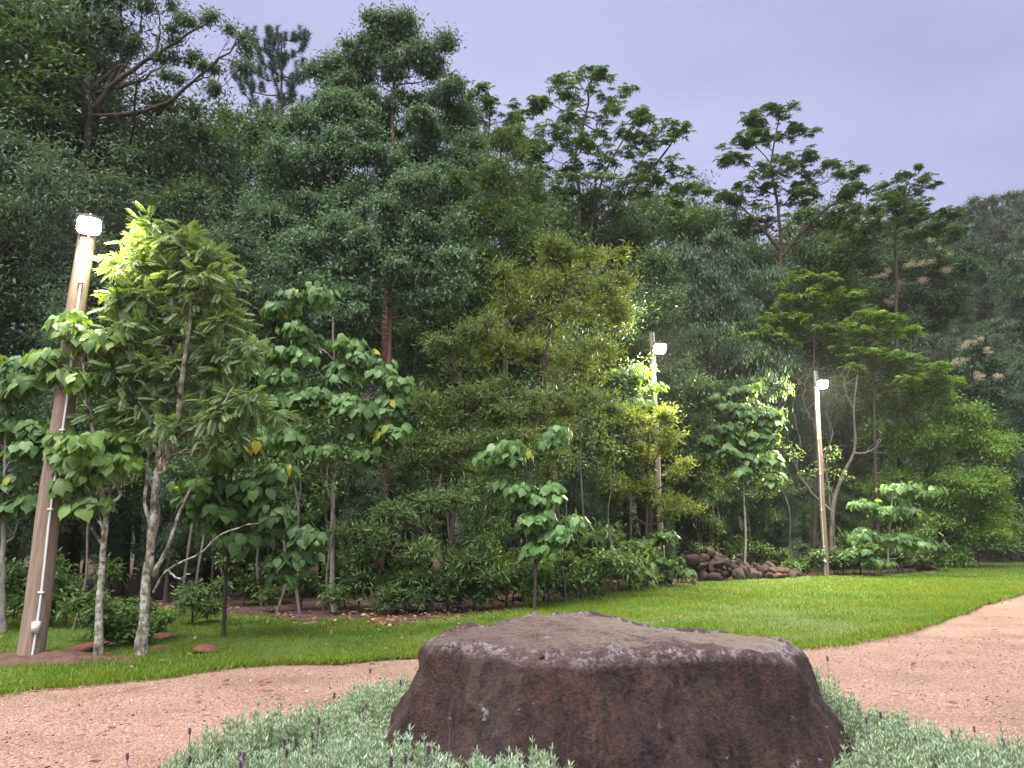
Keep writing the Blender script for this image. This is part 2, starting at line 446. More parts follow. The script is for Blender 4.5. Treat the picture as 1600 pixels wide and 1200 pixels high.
def litter_object():
    n = 5200
    s, t = RNG.random(n), 1 + RNG.normal(size=n) * .22
    t[:700] = RNG.random(700) * .95; t[700:860] = -RNG.random(160) * .45
    P = lawn_pt(s, t)
    sz = .05 + .07 * RNG.random(n)
    a = np.c_[RNG.normal(size=(n, 2)), RNG.normal(size=n) * .15]
    R = frames(a, np.c_[RNG.normal(size=(n, 2)) * .35, np.ones(n)])
    mbl = MB(); scatter(mbl, T_oval(.5), np.c_[P, np.full(n, .065)], R, sz)
    o = link("leaf_litter", mbl.mesh("leaf_litter", M['litter'], False), kind="stuff")
    o["label"] = "brown fallen leaves along the edge of the wood"
litter_object()

def gravel_chips():
    n = 16000
    s, t = RNG.random(n), RNG.random(n)
    P = np.c_[RNG.uniform(-6.5, 10, n), 3.6 + 9.5 * RNG.random(n) ** 1.2]
    ex = np.array([p[0] for p in la]); ey = np.array([p[1] for p in la])
    P = P[P[:, 1] < np.interp(P[:, 0], ex, ey) + .05]
    n = len(P)
    oc = np.array([(1, 0, 0), (-.8, .2, 0), (0, .8, .1), (.1, -.9, 0), (0, 0, .6), (0, 0, -.5)], float)
    of = np.array([(0, 2, 4), (2, 1, 4), (1, 3, 4), (3, 0, 4)])
    R = frames(np.c_[RNG.normal(size=(n, 2)), RNG.normal(size=n) * .3], np.c_[RNG.normal(size=(n, 2)) * .4, np.ones(n)])
    mbc = MB(); scatter(mbc, (oc, of), np.c_[P, np.full(n, .03)], R, .008 + .012 * RNG.random(n) ** 2)
    o = link("gravel", mbc.mesh("gravel", M['stone_chip'], False), kind="stuff")
    o["label"] = "loose pinkish gravel chips on the drive"
gravel_chips()

# ------------------------------------------------------------------ hill
RIDGE_U = [200, 700, 1000, 1200, 1400, 1500, 1600, 1800]
RIDGE_S = [.25, .28, .29, .30, .335, .36, .372, .38]        # slope (height over distance) of the ridge line by column
def hill_z(x, y):
    u = 800 + F * x / np.maximum(y, 1.0)
    s = np.interp(u, RIDGE_U, RIDGE_S)
    t = np.clip((y - 58) / 85.0, 0, 1)
    return s * 143 * (t * t * (3 - 2 * t)) + 1.2 * np.sin(x * .11) * t
xs, ys = np.linspace(-120, 190, 100), np.linspace(50, 175, 60)
HX, HY = np.meshgrid(xs, ys, indexing='ij')
HZ = hill_z(HX, HY) - .3 - np.clip(HY - 145, 0, 99) * .25
mb = MB(); i, j = np.meshgrid(np.arange(99), np.arange(59), indexing='ij'); q = i * 60 + j
mb.add(np.c_[HX.ravel(), HY.ravel(), HZ.ravel()], np.stack([q, q + 60, q + 61, q + 1], -1).reshape(-1, 4))
M['hillside'] = rough_mat("hillside_undergrowth", [(.3, (.012, .02, .01)), (.7, (.04, .06, .025))], .6, bump=1.0, bscale=3)
link("hill", mb.mesh("hill", M['hillside']), kind="structure")

# ------------------------------------------------------------------ tree machinery
LEAF = {}
def leaf_axes(style, d, n):
    r = RNG.normal(size=(n, 3))
    if style == 'droop':
        a = r * .42 + np.array([0, 0, -1.0]); N = RNG.normal(size=(n, 3))
    elif style == 'gum':
        a = r * .8 + d * .3 + np.array([0, 0, -.55]); N = RNG.normal(size=(n, 3)) + np.array([0, 0, .5])
    elif style == 'spread':
        a = d * np.array([1, 1, .5]) + r * .55 + np.array([0, 0, -.3]); N = np.array([0, 0, 1.0]) + RNG.normal(size=(n, 3)) * .45
    elif style == 'shingle':
        o = d * np.array([1, 1, .3]) + r * .42
        a = o * .62 + np.array([0, 0, -.85]); N = nrm(d) + np.array([0, -.25, .75]) + RNG.normal(size=(n, 3)) * .4
    elif style == 'up':
        a = d * .5 + r * .35 + np.array([0, 0, .7]); N = RNG.normal(size=(n, 3))
    elif style == 'whorl':
        a = RNG.normal(size=(n, 3)) * np.array([1, 1, .2]); N = np.array([0, 0, 1.0]) + r * .28 + d * .3
    else:
        a = d + r * .9; N = RNG.normal(size=(n, 3))
    return frames(a, N)
def sphere_dirs(n, up=.5):
    d = nrm(RNG.normal(size=(n, 3)))
    flip = RNG.random(n) < up
    d[flip, 2] = np.abs(d[flip, 2])
    return d
def puff_leaves(c, r, n, style, flat=.7, up=.55, shell=.4):
    d = sphere_dirs(n, up)
    if shell is None: rr = np.abs(RNG.normal(size=n)) * .62
    else: rr = RNG.random(n) ** shell
    P = c + d * (r * rr)[:, None] * np.array([1, 1, flat])
    return P, leaf_axes(style, d, n)
def fill_clump(c, rad, pr, layers=2.6):
    """sub-puff centres through an ellipsoid (metres), more of them near its skin"""
    rad = np.asarray(rad, float)
    layers *= 1.2
    vol_area = math.pi * rad[0] * rad[2]
    n = max(2, int(layers * vol_area / (math.pi * pr * pr)))
    d = sphere_dirs(n, .35)
    rr = np.maximum(RNG.random(n) ** (1 / 3), .25)
    return c + d * rr[:, None] * np.maximum(rad - pr * .55, .12)

def limbs_for(mb_t, trunk, trunk_r, clumps, sub, twig=.014, bend=.25, sides=6):
    """boughs grow from the nearest wood below each clump, so that limbs fork from limbs; twigs run on to the puffs"""
    k0 = len(trunk) // 5
    N, NR, NC = list(trunk[k0:-1]), list(trunk_r[k0:-1]), [0.0] * (len(trunk) - 1 - k0)
    order = sorted(range(len(clumps)), key=lambda i: np.min(np.linalg.norm(trunk - clumps[i][0], axis=1)))
    for i in order:
        c, rad = clumps[i]; puffs = sub[i]
        A = np.array(N); dv = c - A; L = np.linalg.norm(dv, axis=1)
        cost = L + .35 * np.array(NC) + 1.1 * np.maximum(0, .45 * L - dv[:, 2]) + np.where(L < .5, 3, 0)
        k = int(np.argmin(cost)); p0 = A[k]; L = L[k]
        top = c + np.array([0, 0, rad[2] * .3])
        side = RNG.normal(size=3) * .13 * L
        path = smooth_path([p0, p0 * .62 + c * .38 + side + np.array([0, 0, -.06 * L]), p0 * .25 + c * .75 - side * .5, top], 10)
        r0 = max(min(NR[k] * .75, .018 + .016 * L), twig * 1.3)
        rr = np.linspace(r0, twig * 1.1, 10)
        tube(mb_t, path, rr, sides, cap=False)
        for q in range(2, 9): N.append(path[q]); NR.append(rr[q]); NC.append(NC[k] + L * q / 9)
        for p in puffs:
            a = path[RNG.integers(3, 9)]; m_ = (a + p) / 2 + RNG.normal(size=3) * .1 * np.linalg.norm(p - a)
            tube(mb_t, smooth_path([a, m_, p], 4), np.linspace(max(twig * .9, r0 * .22), twig * .5, 4), 3, cap=False)

def build_tree(name, label, cat, base, trunk_pts, r0, clumps, leaf, size, mat, bark='bark', pr=.7, per=220, layers=2.6, style='spread',
               flat=.7, up=.55, shell=None, group=None, twig=.014, parts=None, extra=None, rt=.03, jitter=.35):
    """base: ground point; trunk_pts: world points from base up; clumps: [(centre, (rx, ry, rz))] in world metres"""
    base = np.asarray(base, float)
    t = thing(name, label, cat, base, group)
    tp = smooth_path(np.asarray(trunk_pts, float), 22)
    tp[1:-1] += RNG.normal(size=(20, 3)) * r0 * .12 * np.array([1, 1, 0])
    tr = r0 + (rt - r0) * np.linspace(0, 1, 22) ** .8
    tr[0] *= 1.35; tr[1] *= 1.12
    mt = MB(); tube(mt, tp - base, tr, 10, wob=.04)
    link("trunk", mt.mesh("trunk", M[bark]), t)
    sub = [fill_clump(np.asarray(c), rad, pr, layers) for c, rad in clumps]
    ml = MB(); limbs_for(ml, tp, tr, [(np.asarray(c), np.asarray(rad)) for c, rad in clumps], sub, twig)
    for V in ml.V: V -= base
    if ml.V: link("limbs", ml.mesh("limbs", M[bark]), t, kind="stuff")
    Ps, Rs = [], []
    for puffs in sub:
        for p in puffs:
            n = int(per * RNG.uniform(.6, 1.3)); r = pr * RNG.uniform(.65, 1.25)
            P, R = puff_leaves(p, r, n, style, flat, up, shell)
            Ps.append(P); Rs.append(R)
    P, R = np.concatenate(Ps) - base, np.concatenate(Rs)
    S = size * 1.12 * RNG.uniform(1 - jitter, 1 + jitter, len(P))
    if parts:
        pname, n_ind, pmeshes = parts
        order = np.argsort(P[:, 1] - .35 * P[:, 2] + RNG.normal(size=len(P)) * .2)
        for q in order[:n_ind]:
            o = bpy.data.objects.new(pname, pmeshes[RNG.integers(len(pmeshes))]); COL.objects.link(o); o.parent = t
            Mx = np.eye(4); Mx[:3, :3] = R[q] * S[q]; Mx[:3, 3] = P[q]
            o.matrix_basis = Matrix(Mx.tolist())
        rest = order[n_ind:]
        P, R, S = P[rest], R[rest], S[rest]
    if len(P):
        mc = MB(); scatter(mc, leaf, P, R, S)
        link("crown", mc.mesh("crown", M[mat], False), t, kind="stuff")
    if extra: extra(t, base, sub)
    return t

def pxclumps(lst, D, depth=.8, extra=2):
    """[(u, v, ru, rv[, dD])] in picture units at distance D -> metres"""
    out = []
    for c in lst:
        u, v, ru, rv = c[:4]; d = D + (c[4] if len(c) > 4 else 0)
        s = np.linalg.norm(ray(u, v)) and d / ray(u, v)[1] / F
        rx, rz = ru * s, rv * s
        out.append((at(u, v, d), (rx, max(min(rx, rz) * 1.1, rx * depth), rz)))
        for _ in range(extra):      # smaller sprays that break up the outline
            o = nrm(RNG.normal(size=3)) * np.array([rx, rx, rz]) * RNG.uniform(.7, 1.25)
            k = RNG.uniform(.35, .6)
            out.append((at(u, v, d) + o, (rx * k, rx * k, rz * k)))
    return out
def trunk_px(lst, D, base=None):
    pts = [at(u, v, D + (r[0] if r else 0)) for u, v, *r in lst]
    if base is not None: pts = [np.asarray(base, float)] + pts
    return pts
def gbase(u, D): return np.array([ground_x(u, D), D, -.05])

L3, LN, OV, HE, WH, TU, FR = T_lance(.28), T_lance(.2), T_oval(.55), T_heart(), T_whorl(), T_tuft(), T_frond()
def tmesh(name, t, mat):
    b = MB(); b.add(*t); return b.mesh(name, mat)
def bent_heart(f, w):
    V, Fc = HE; V = V.copy(); V[:, 1] *= w; V[:, 2] -= f * V[:, 0] ** 2; return V, Fc
BIG = [tmesh("leaf", bent_heart(f, w), M['big1']) for f, w in ((0, 1), (.15, .9), (.3, 1.05))]
BIGY = [tmesh("leaf", bent_heart(f, w), M['bigy1']) for f, w in ((0, 1), (.15, .9), (.3, 1.05))]
FROND = [tmesh("frond", T_frond(p), M['frond1']) for p in (8, 9, 10)]

# ------------------------------------------------------------------ the trees one can single out
# tall gum whose boughs fan out against the sky
def far_gum():
    D = 24.5; b = gbase(105, D)
    def ex(t, base, sub):
        for pts, r in [([(141, 175), (180, 128), (235, 92), (300, 52, -.5), (330, 30, -.5)], .11), ([(146, 182), (205, 178, -.3), (262, 160, -.8), (300, 128, -1), (345, 92, -1.2), (380, 60, -1.2)], .10), ([(150, 145), (215, 128, .5), (265, 95, .8), (300, 88, 1)], .07),
                       ([(165, 140), (190, 85, .5), (188, 20, .5), (195, -40)], .08), ([(138, 150), (112, 90), (90, 20), (70, -60)], .10), ([(140, 160), (100, 130, -.6), (50, 110, -1), (5, 60, -1)], .09), ([(225, 172, -.4), (245, 190, -.5), (268, 196, -.6)], .03),
                       ([(240, 90), (250, 40), (240, -10)], .05), ([(300, 128, -1), (325, 122, -1), (335, 140, -1)], .025), ([(180, 128), (215, 60, .4), (222, 10, .5)], .05), ([(345, 92, -1.2), (372, 98, -1.2), (385, 110, -1.2)], .025)]:
            m = MB(); p = smooth_path(trunk_px(pts, D), 16); p[1:] += RNG.normal(size=(15, 3)) * .025
            tube(m, p - base, np.linspace(r, .02, 16), 7, wob=.05); link("bough", m.mesh("bough", M['bark']), t)
    build_tree("gum_tree", "tall gum tree with dark boughs fanning out against the sky above the leaning lamp pole", "tree", b,
        trunk_px([(118, 700), (130, 400), (136, 230), (141, 165), (130, 80), (110, -40)], D, b), .25,
        pxclumps([(25, 30, 70, 50, -1), (15, 120, 60, 50, -1), (90, 20, 44, 36), (170, 40, 30, 18), (190, -10, 36, 24), (240, 10, 34, 18), (215, 70, 22, 10), (250, 90, 20, 9), (300, 40, 26, 14, -.5), (330, 28, 22, 14, -.5), (362, 50, 20, 14, -1.2), (385, 75, 12, 13, -1.2), (378, 105, 9, 9, -1.2),
                  (335, 140, 14, 8, -1), (300, 88, 18, 8, 1), (268, 192, 16, 10, -.6), (90, -70, 90, 40), (230, -60, 80, 36), (60, 200, 56, 34, -1), (280, 125, 18, 7, -.8), (320, 108, 14, 8, -1), (135, 70, 24, 20), (270, 60, 20, 10)], D, .9, 1),
        T_lance(.32), .125, 'gumdk', pr=.42, per=210, layers=2.6, style='gum', flat=.7, twig=.011, extra=ex)
far_gum()

# central tall gum
build_tree("gum_tree", "tallest gum tree with a pointed airy crown and reddish trunk rising mid wood", "tree", gbase(606, 27),
    trunk_px([(606, 700), (604, 560), (602, 430), (612, 310), (614, 200), (617, 50)], 27, gbase(606, 27)), .24,
    pxclumps([(622, 50, 42, 32), (563, 85, 40, 35), (668, 95, 34, 36), (540, 145, 50, 38), (620, 110, 36, 30), (705, 150, 34, 34), (590, 165, 40, 24), (720, 200, 36, 28, 1), (660, 190, 40, 22, -1),
              (600, 215, 40, 20, 2), (650, 240, 44, 20), (700, 250, 36, 20), (590, 60, 26, 22), (520, 110, 30, 26), (640, 160, 36, 20, 1.5), (560, 190, 50, 24, 2), (735, 225, 26, 22), (690, 205, 40, 20, 1.5), (550, 120, 46, 34, 1), (600, 250, 46, 26, -1), (560, 230, 40, 26, -1), (690, 280, 50, 26, -1), (640, 280, 40, 24, -1), (740, 265, 30, 24)], 27, .9),
    T_lance(.34), .135, 'gum', bark='redbark', pr=.5, per=430, layers=3.2, style='gum', flat=.75)
build_tree("gum_tree", "grey green gum tree with hanging foliage between the pine and the tallest gum", "tree", gbase(505, 25.5),
    trunk_px([(515, 700), (525, 450), (520, 330), (515, 200)], 25.5, gbase(505, 25.5)), .17,
    pxclumps([(525, 165, 36, 30), (475, 190, 36, 26), (440, 235, 36, 32), (520, 225, 46, 36), (445, 275, 50, 36), (500, 250, 40, 30), (510, 290, 44, 30, 1), (480, 340, 60, 40), (420, 350, 50, 40), (560, 300, 24, 24), (405, 330, 30, 36), (550, 180, 24, 26), (560, 250, 30, 30, 1)], 25.5, .9),
    T_lance(.34), .13, 'gum', pr=.5, per=430, layers=3, style='gum', flat=.75)
build_tree("gum_tree", "rounded gum tree with forked dark limbs in front of the tallest gum's trunk", "tree", gbase(590, 23),
    trunk_px([(600, 800), (605, 620), (610, 480), (600, 380)], 23, gbase(590, 23)), .16,
    pxclumps([(600, 340, 60, 36), (650, 300, 44, 30), (540, 370, 56, 36), (650, 370, 60, 40), (480, 400, 50, 34), (580, 400, 66, 40), (450, 380, 30, 26), (690, 420, 40, 40), (500, 450, 60, 22), (640, 440, 50, 26),
              (560, 470, 60, 22), (540, 505, 60, 20), (690, 470, 40, 24)], 23, .9),
    T_lance(.34), .125, 'gum', bark='redbark', pr=.46, per=400, layers=3, style='gum', flat=.75)
# pine
def pine():
    b = gbase(445, 38); t = thing("pine_tree", "blue green pine with upswept bottlebrush boughs against the sky", "tree", b)
    tp = smooth_path(trunk_px([(447, 600), (440, 300), (440, 60)], 38, b), 24)
    m = MB(); tube(m, tp - b, np.linspace(.24, .04, 24), 8); link("trunk", m.mesh("trunk", M['bark']), t)
    ml, P, A = MB(), [], []
    top, H = tp[-1], tp[-1][2]
    for i in range(52):
        f = i / 51
        z = H * (.55 + .44 * f)
        p0 = tp[np.argmin(np.abs(tp[:, 2] - z))]
        L = (1.0 - f) ** .55 * 3.9 + .6
        a = i * 2.4
        d = np.array([math.cos(a), math.sin(a), 0])
        path = smooth_path([p0, p0 + d * L * .55 + [0, 0, .05 * L], p0 + d * L + [0, 0, L * .5]], 7)
        tube(ml, path - b, np.linspace(.045, .015, 7), 4, cap=False)
        for q in range(8):
            k = (.25 + .75 * (q + RNG.random()) / 8) * 5.9
            c = path[int(k)] + (path[int(k) + 1] - path[int(k)]) * (k % 1)
            s_ = nrm(d * .5 + RNG.normal(size=3) * .5 + np.array([0, 0, .75])) * RNG.uniform(.45, .85)
            e_ = c + s_ * .6 + np.array([0, 0, .25])
            pp = smooth_path([c, c + s_ * .5, e_], 6)
            tube(ml, pp - b, np.linspace(.014, .008, 6), 3, cap=False)
            for w in range(1, 6):
                P.append(pp[w]); A.append(nrm(pp[w] - pp[w - 1]))
    link("limbs", ml.mesh("limbs", M['bark']), t, kind="stuff")
    P, A = np.array(P), np.array(A)
    R = frames(RNG.normal(size=A.shape), A)
    C = nrm(A); X = nrm(np.cross(RNG.normal(size=A.shape), C)); R = np.stack([X, np.cross(C, X), C], -1)
    mc = MB(); scatter(mc, T_tuft(26, 3), P - b, R, RNG.uniform(.26, .36, len(P)))
    link("crown", mc.mesh("crown", M['pine'], False), t, kind="stuff")
pine()

build_tree("forest_tree", "deep green tree with a domed crown beside the tallest gum", "tree", gbase(790, 25), trunk_px([(790, 600), (785, 400), (782, 230)], 25, gbase(790, 25)), .15,
    pxclumps([(785, 225, 36, 34), (765, 285, 46, 40), (825, 290, 36, 40), (800, 345, 60, 40), (745, 340, 36, 40), (790, 405, 80, 40), (850, 390, 40, 40)], 25), LN, .15, 'dense2', pr=.5, per=190, layers=3, style='tuft')
# skyline trees with layered plates of foliage
def plated(label, base_u, D, trunk, r0, cl, mat='umbr', per=8, size=.23, pr=.5, layers=3.4, stems=None, name="umbrella_tree"):
    b = gbase(base_u, D)
    def ex(t, base, sub):
        if stems:
            m = MB()
            for st in stems:
                p = smooth_path(trunk_px(st, D), 12); tube(m, p - base, np.linspace(r0 * .6, .03, 12), 7, wob=.04)
            link("stem", m.mesh("stem", M['bark']), t)
    return build_tree(name, label, "tree", b, trunk_px(trunk, D, b), r0, pxclumps(cl, D, 1.0, 4), WH, size, mat, pr=pr, per=per, layers=layers, style='whorl', flat=.55, up=.6, shell=.5, extra=ex)
plated("skyline tree with flat plates of leaves and twin trunks, highest behind the middle lamp", 905, 34,
    [(905, 700), (905, 330), (898, 250), (915, 180), (925, 115)], .16,
    [(925, 118, 26, 9), (880, 145, 36, 9), (962, 150, 32, 9), (838, 165, 32, 9), (915, 178, 46, 9), (868, 212, 50, 10), (978, 198, 40, 9), (1003, 190, 14, 18), (940, 232, 55, 10), (1015, 222, 40, 9), (1062, 205, 24, 8),
     (1000, 258, 55, 10), (880, 258, 50, 10), (1045, 268, 40, 9), (960, 292, 65, 10), (888, 300, 36, 10), (1058, 300, 36, 9), (830, 240, 30, 14)],
    stems=[[(912, 420), (930, 330), (945, 270), (985, 200)], [(935, 350), (985, 300), (1030, 250), (1060, 208)]])
plated("small skyline tree with leaf plates peeping between the domed tree and twin trunked tree", 760, 39,
    [(765, 600), (762, 300), (765, 160)], .14, [(745, 150, 22, 8), (725, 178, 36, 10), (790, 188, 34, 9), (770, 165, 22, 8), (820, 225, 30, 12), (760, 215, 50, 12)])
plated("skyline tree with tiered leaf plates and spreading pale limbs, topmost beyond the far lamp", 1217, 40,
    [(1220, 700), (1220, 430), (1217, 330), (1205, 260), (1218, 175)], .2,
    [(1218, 172, 18, 9), (1172, 190, 22, 9), (1242, 208, 24, 9), (1150, 228, 28, 9), (1198, 215, 22, 8), (1140, 254, 22, 8), (1250, 252, 32, 8), (1292, 276, 50, 9), (1208, 268, 42, 8), (1180, 292, 46, 9), (1332, 270, 20, 7),
     (1322, 302, 36, 9), (1148, 312, 42, 9), (1262, 312, 42, 8), (1352, 332, 44, 9), (1182, 342, 56, 10), (1285, 352, 46, 9)], per=8, size=.25,
    stems=[[(1222, 400), (1265, 350), (1310, 315), (1350, 325)], [(1218, 390), (1185, 350), (1150, 315)]])
plated("flat topped skyline tree sloping down towards the wooded hill", 1405, 44,
    [(1405, 700), (1400, 420), (1405, 330), (1420, 282)], .17, [(1422, 276, 30, 7), (1392, 296, 28, 8), (1440, 292, 22, 7), (1370, 322, 46, 10), (1430, 328, 46, 9), (1385, 352, 56, 12), (1470, 336, 28, 8), (1460, 360, 36, 14), (1340, 370, 40, 14)])
plated("fresh green tree with leaf plates just above the far lamp", 1270, 37,
    [(1275, 700), (1272, 560), (1275, 450)], .12, [(1270, 440, 46, 9), (1312, 464, 26, 9), (1238, 470, 30, 10), (1280, 482, 46, 10), (1250, 502, 40, 12), (1228, 540, 30, 12), (1300, 520, 30, 12), (1180, 530, 40, 14), (1210, 500, 30, 12)], mat='right', per=11)
plated("broad green tree with tiered foliage between the far lamp and the blossoming tree", 1370, 40,
    [(1370, 800), (1365, 620), (1370, 500)], .14, [(1370, 500, 40, 12), (1335, 520, 36, 12), (1400, 520, 36, 12), (1350, 555, 46, 14), (1400, 560, 40, 14), (1440, 580, 46, 14), (1330, 590, 30, 14), (1470, 600, 40, 16), (1400, 600, 50, 14)], mat='right', per=11)

# wattles
build_tree("wattle_tree", "yellow green wattle tree with a billowing fine leaved crown mid wood", "tree", gbase(885, 21), trunk_px([(860, 700), (850, 560), (880, 460), (895, 390)], 21, gbase(885, 21)), .11,
    pxclumps([(885, 400, 48, 26), (935, 405, 36, 26), (850, 440, 60, 34), (935, 455, 56, 34), (800, 475, 50, 34), (880, 495, 70, 34), (968, 500, 32, 26), (765, 545, 50, 34), (840, 560, 70, 34), (925, 555, 50, 34)], 21, .9),
    LN, .13, 'wattle', pr=.45, per=190, layers=3, style='tuft', flat=.65)
build_tree("wattle_tree", "olive wattle tree with feathery layers below the yellow green wattle", "tree", gbase(700, 18.8), trunk_px([(705, 850), (715, 700), (720, 580)], 18.8, gbase(700, 18.8)), .08,
    pxclumps([(700, 545, 56, 30), (745, 530, 36, 24), (765, 615, 66, 36), (690, 640, 56, 36), (850, 640, 60, 34), (920, 630, 50, 30), (740, 700, 76, 36), (660, 730, 56, 40), (835, 715, 40, 30), (780, 660, 60, 40)], 18.8, .9),
    LN, .125, 'wattle2', pr=.42, per=190, layers=2.8, style='tuft', flat=.6)
build_tree("wattle_tree", "low spreading wattle reaching the lawn in front of the dark wood", "tree", gbase(670, 17.3), trunk_px([(668, 890), (680, 800), (690, 740)], 17.3, gbase(670, 17.3)), .05,
    pxclumps([(700, 790, 66, 34), (630, 810, 56, 36), (760, 840, 46, 40), (575, 860, 46, 36), (660, 870, 60, 36), (720, 890, 56, 30), (610, 905, 50, 30), (560, 905, 30, 30), (690, 930, 40, 20), (640, 935, 40, 16), (780, 900, 40, 28)], 17.3, .9),
    LN, .13, 'brush', pr=.36, per=150, layers=2.6, style='tuft', flat=.7)
build_tree("wattle_tree", "yellowish wattle sprays hugging the middle lamp pole", "tree", gbase(1012, 25.6), trunk_px([(1010, 850), (1012, 740), (1015, 660)], 25.6, gbase(1012, 25.6)), .07,
    pxclumps([(1046, 690, 22, 26), (1060, 740, 16, 22), (1000, 700, 44, 34), (960, 690, 44, 36), (1062, 792, 40, 20), (1000, 765, 40, 36), (945, 755, 44, 36), (1030, 650, 22, 18), (985, 660, 40, 22)], 25.6, .9),
    LN, .15, 'wattle', pr=.42, per=150, layers=2.6, style='tuft', flat=.65)
build_tree("weeping_tree", "dull grey green weeping tree behind the middle lamp", "tree", gbase(1110, 33), trunk_px([(1110, 700), (1105, 500), (1100, 380)], 33, gbase(1110, 33)), .16,
    pxclumps([(1080, 410, 56, 40), (1135, 425, 50, 40), (1060, 480, 50, 44), (1140, 490, 56, 44), (1090, 550, 60, 40), (1170, 560, 50, 40), (1040, 560, 40, 40), (1190, 440, 40, 40), (1200, 610, 40, 40), (1100, 610, 56, 30)], 33, .9),
    LN, .2, 'gumdk', pr=.55, per=150, layers=2.8, style='droop', flat=.9)

# broad leaved trees; the near ones carry their leaves one by one
def broad(label, bu, D, trunk, r0, cl, n_ind=0, mat='big', meshes=None, size=.165, per=38, pr=.38, bark='pale', layers=3.4, name="broad_leaf_tree", base=None, group=None):
    b = gbase(bu, D) if base is None else base
    return build_tree(name, label, "tree", b, trunk_px(trunk, D, b), r0, pxclumps(cl, D, 1.0, 1), HE, size, mat, bark=bark, pr=pr, per=per, layers=layers, style='shingle',
                      flat=.6, up=.8, shell=.42, parts=("leaf", n_ind, meshes or BIG) if n_ind else None, twig=.009, rt=.015, jitter=.42, group=group)
broad("broad leaved tree in shingled tiers between feathery lit tree and reddish trunk", 520, 17.5, [(520, 800), (525, 650), (520, 500)], .07,
    [(430, 482, 24, 12), (498, 468, 50, 14), (455, 560, 46, 16), (425, 588, 40, 14), (535, 595, 42, 14), (605, 605, 36, 12), (478, 640, 24, 12), (552, 648, 46, 18), (612, 642, 24, 12), (500, 710, 50, 16), (612, 688, 22, 16),
     (570, 672, 36, 14), (420, 680, 22, 12), (440, 708, 24, 14), (470, 525, 30, 14), (590, 570, 30, 12), (500, 620, 36, 12), (450, 625, 30, 12), (570, 710, 30, 12), (540, 545, 36, 12), (400, 545, 20, 12)], n_ind=300, per=34, layers=3.8, size=.155)
broad("slender broad leaved sapling on a dark stem in the lawn behind the lichened trunk", 350, 12.8, [(352, 930), (358, 820), (362, 730)], .04,
    [(395, 690, 36, 16), (455, 690, 26, 16), (440, 740, 26, 16), (358, 720, 44, 18), (330, 760, 50, 20), (392, 770, 44, 20), (440, 805, 22, 20), (472, 835, 16, 16), (350, 800, 44, 18), (300, 790, 40, 20), (440, 882, 16, 9), (468, 872, 14, 10), (400, 850, 20, 12)],
    n_ind=280, per=30, size=.145, pr=.26, bark='bark')
broad("slim pale barked broad leaved tree with yellowing leaves crossing the leaning lamp pole", 154, 10.7, [(158, 900), (165, 800), (152, 740), (140, 640), (125, 540)], .055,
    [(150, 695, 56, 16), (88, 692, 32, 12), (122, 722, 36, 16), (180, 722, 40, 20), (112, 762, 36, 16), (150, 790, 26, 11), (75, 556, 15, 8), (106, 515, 12, 10), (132, 532, 16, 10), (162, 540, 30, 16), (190, 522, 26, 12), (85, 582, 22, 8), (140, 600, 22, 10)],
    n_ind=260, mat='bigy', meshes=BIGY, per=20, size=.135, pr=.2, bark='lichen')
broad("broad leaved tree at the wood edge beyond the leaning lamp pole", 5, 13.5, [(5, 850), (8, 700), (12, 580)], .06,
    [(5, 570, 40, 16), (30, 612, 32, 16), (12, 662, 42, 20), (42, 702, 32, 16), (18, 752, 28, 14), (30, 792, 28, 12), (62, 682, 18, 10), (-30, 630, 40, 30)], n_ind=220, per=28, size=.155, pr=.28)
broad("broad leaved sapling with drooping pale leaves behind the boulder", 835, 17.2, [(836, 880), (834, 780), (820, 700)], .035,
    [(842, 690, 28, 9), (800, 706, 36, 14), (768, 716, 22, 10), (812, 770, 28, 14), (846, 782, 26, 15), (832, 816, 36, 14), (864, 832, 22, 11), (848, 856, 18, 10), (905, 815, 36, 10)], n_ind=260, per=34, size=.155, pr=.28, bark='bark')
broad("rounded bright broad leaved tree between the middle and far lamps", 1160, 31, [(1165, 850), (1162, 740), (1165, 640)], .06,
    [(1165, 614, 34, 14), (1140, 640, 32, 14), (1192, 642, 24, 14), (1130, 672, 36, 12), (1182, 682, 36, 14), (1202, 720, 22, 16), (1118, 710, 32, 10), (1162, 736, 30, 9), (1196, 756, 18, 8), (1150, 690, 40, 16), (1200, 670, 22, 16), (1110, 690, 24, 12), (1175, 650, 36, 16), (1150, 715, 36, 12)], per=34, size=.22, pr=.42)
broad("broad leaved branches lit from behind in front of the middle lamp pole", 985, 27.4, [(985, 800), (985, 680), (990, 600)], .06,
    [(990, 588, 28, 9), (962, 600, 22, 9), (1022, 610, 22, 9), (1005, 638, 32, 10), (972, 640, 32, 10), (940, 660, 30, 14)], per=28, size=.19, pr=.4, mat='bigy')
broad("leafy broad leaved shrub at the foot of the middle lamp pole", 1035, 25.8, [(1035, 880), (1036, 850), (1036, 830)], .05,
    [(1036, 838, 26, 16), (1052, 880, 20, 18), (1012, 880, 24, 16), (1000, 850, 20, 13), (1035, 905, 30, 10)], per=30, size=.17, pr=.36, name="broad_leaf_shrub")
broad("loose broad leaved sapling with lit top beside the far lamp pole", 1390, 32.2, [(1388, 860), (1392, 810), (1395, 765)], .05,
    [(1388, 765, 32, 6), (1442, 768, 32, 7), (1340, 790, 22, 9), (1372, 800, 26, 9), (1420, 800, 26, 9), (1350, 832, 26, 9), (1392, 842, 30, 9), (1330, 862, 26, 11), (1432, 850, 22, 11), (1362, 878, 36, 9)], per=26, size=.19, pr=.4)

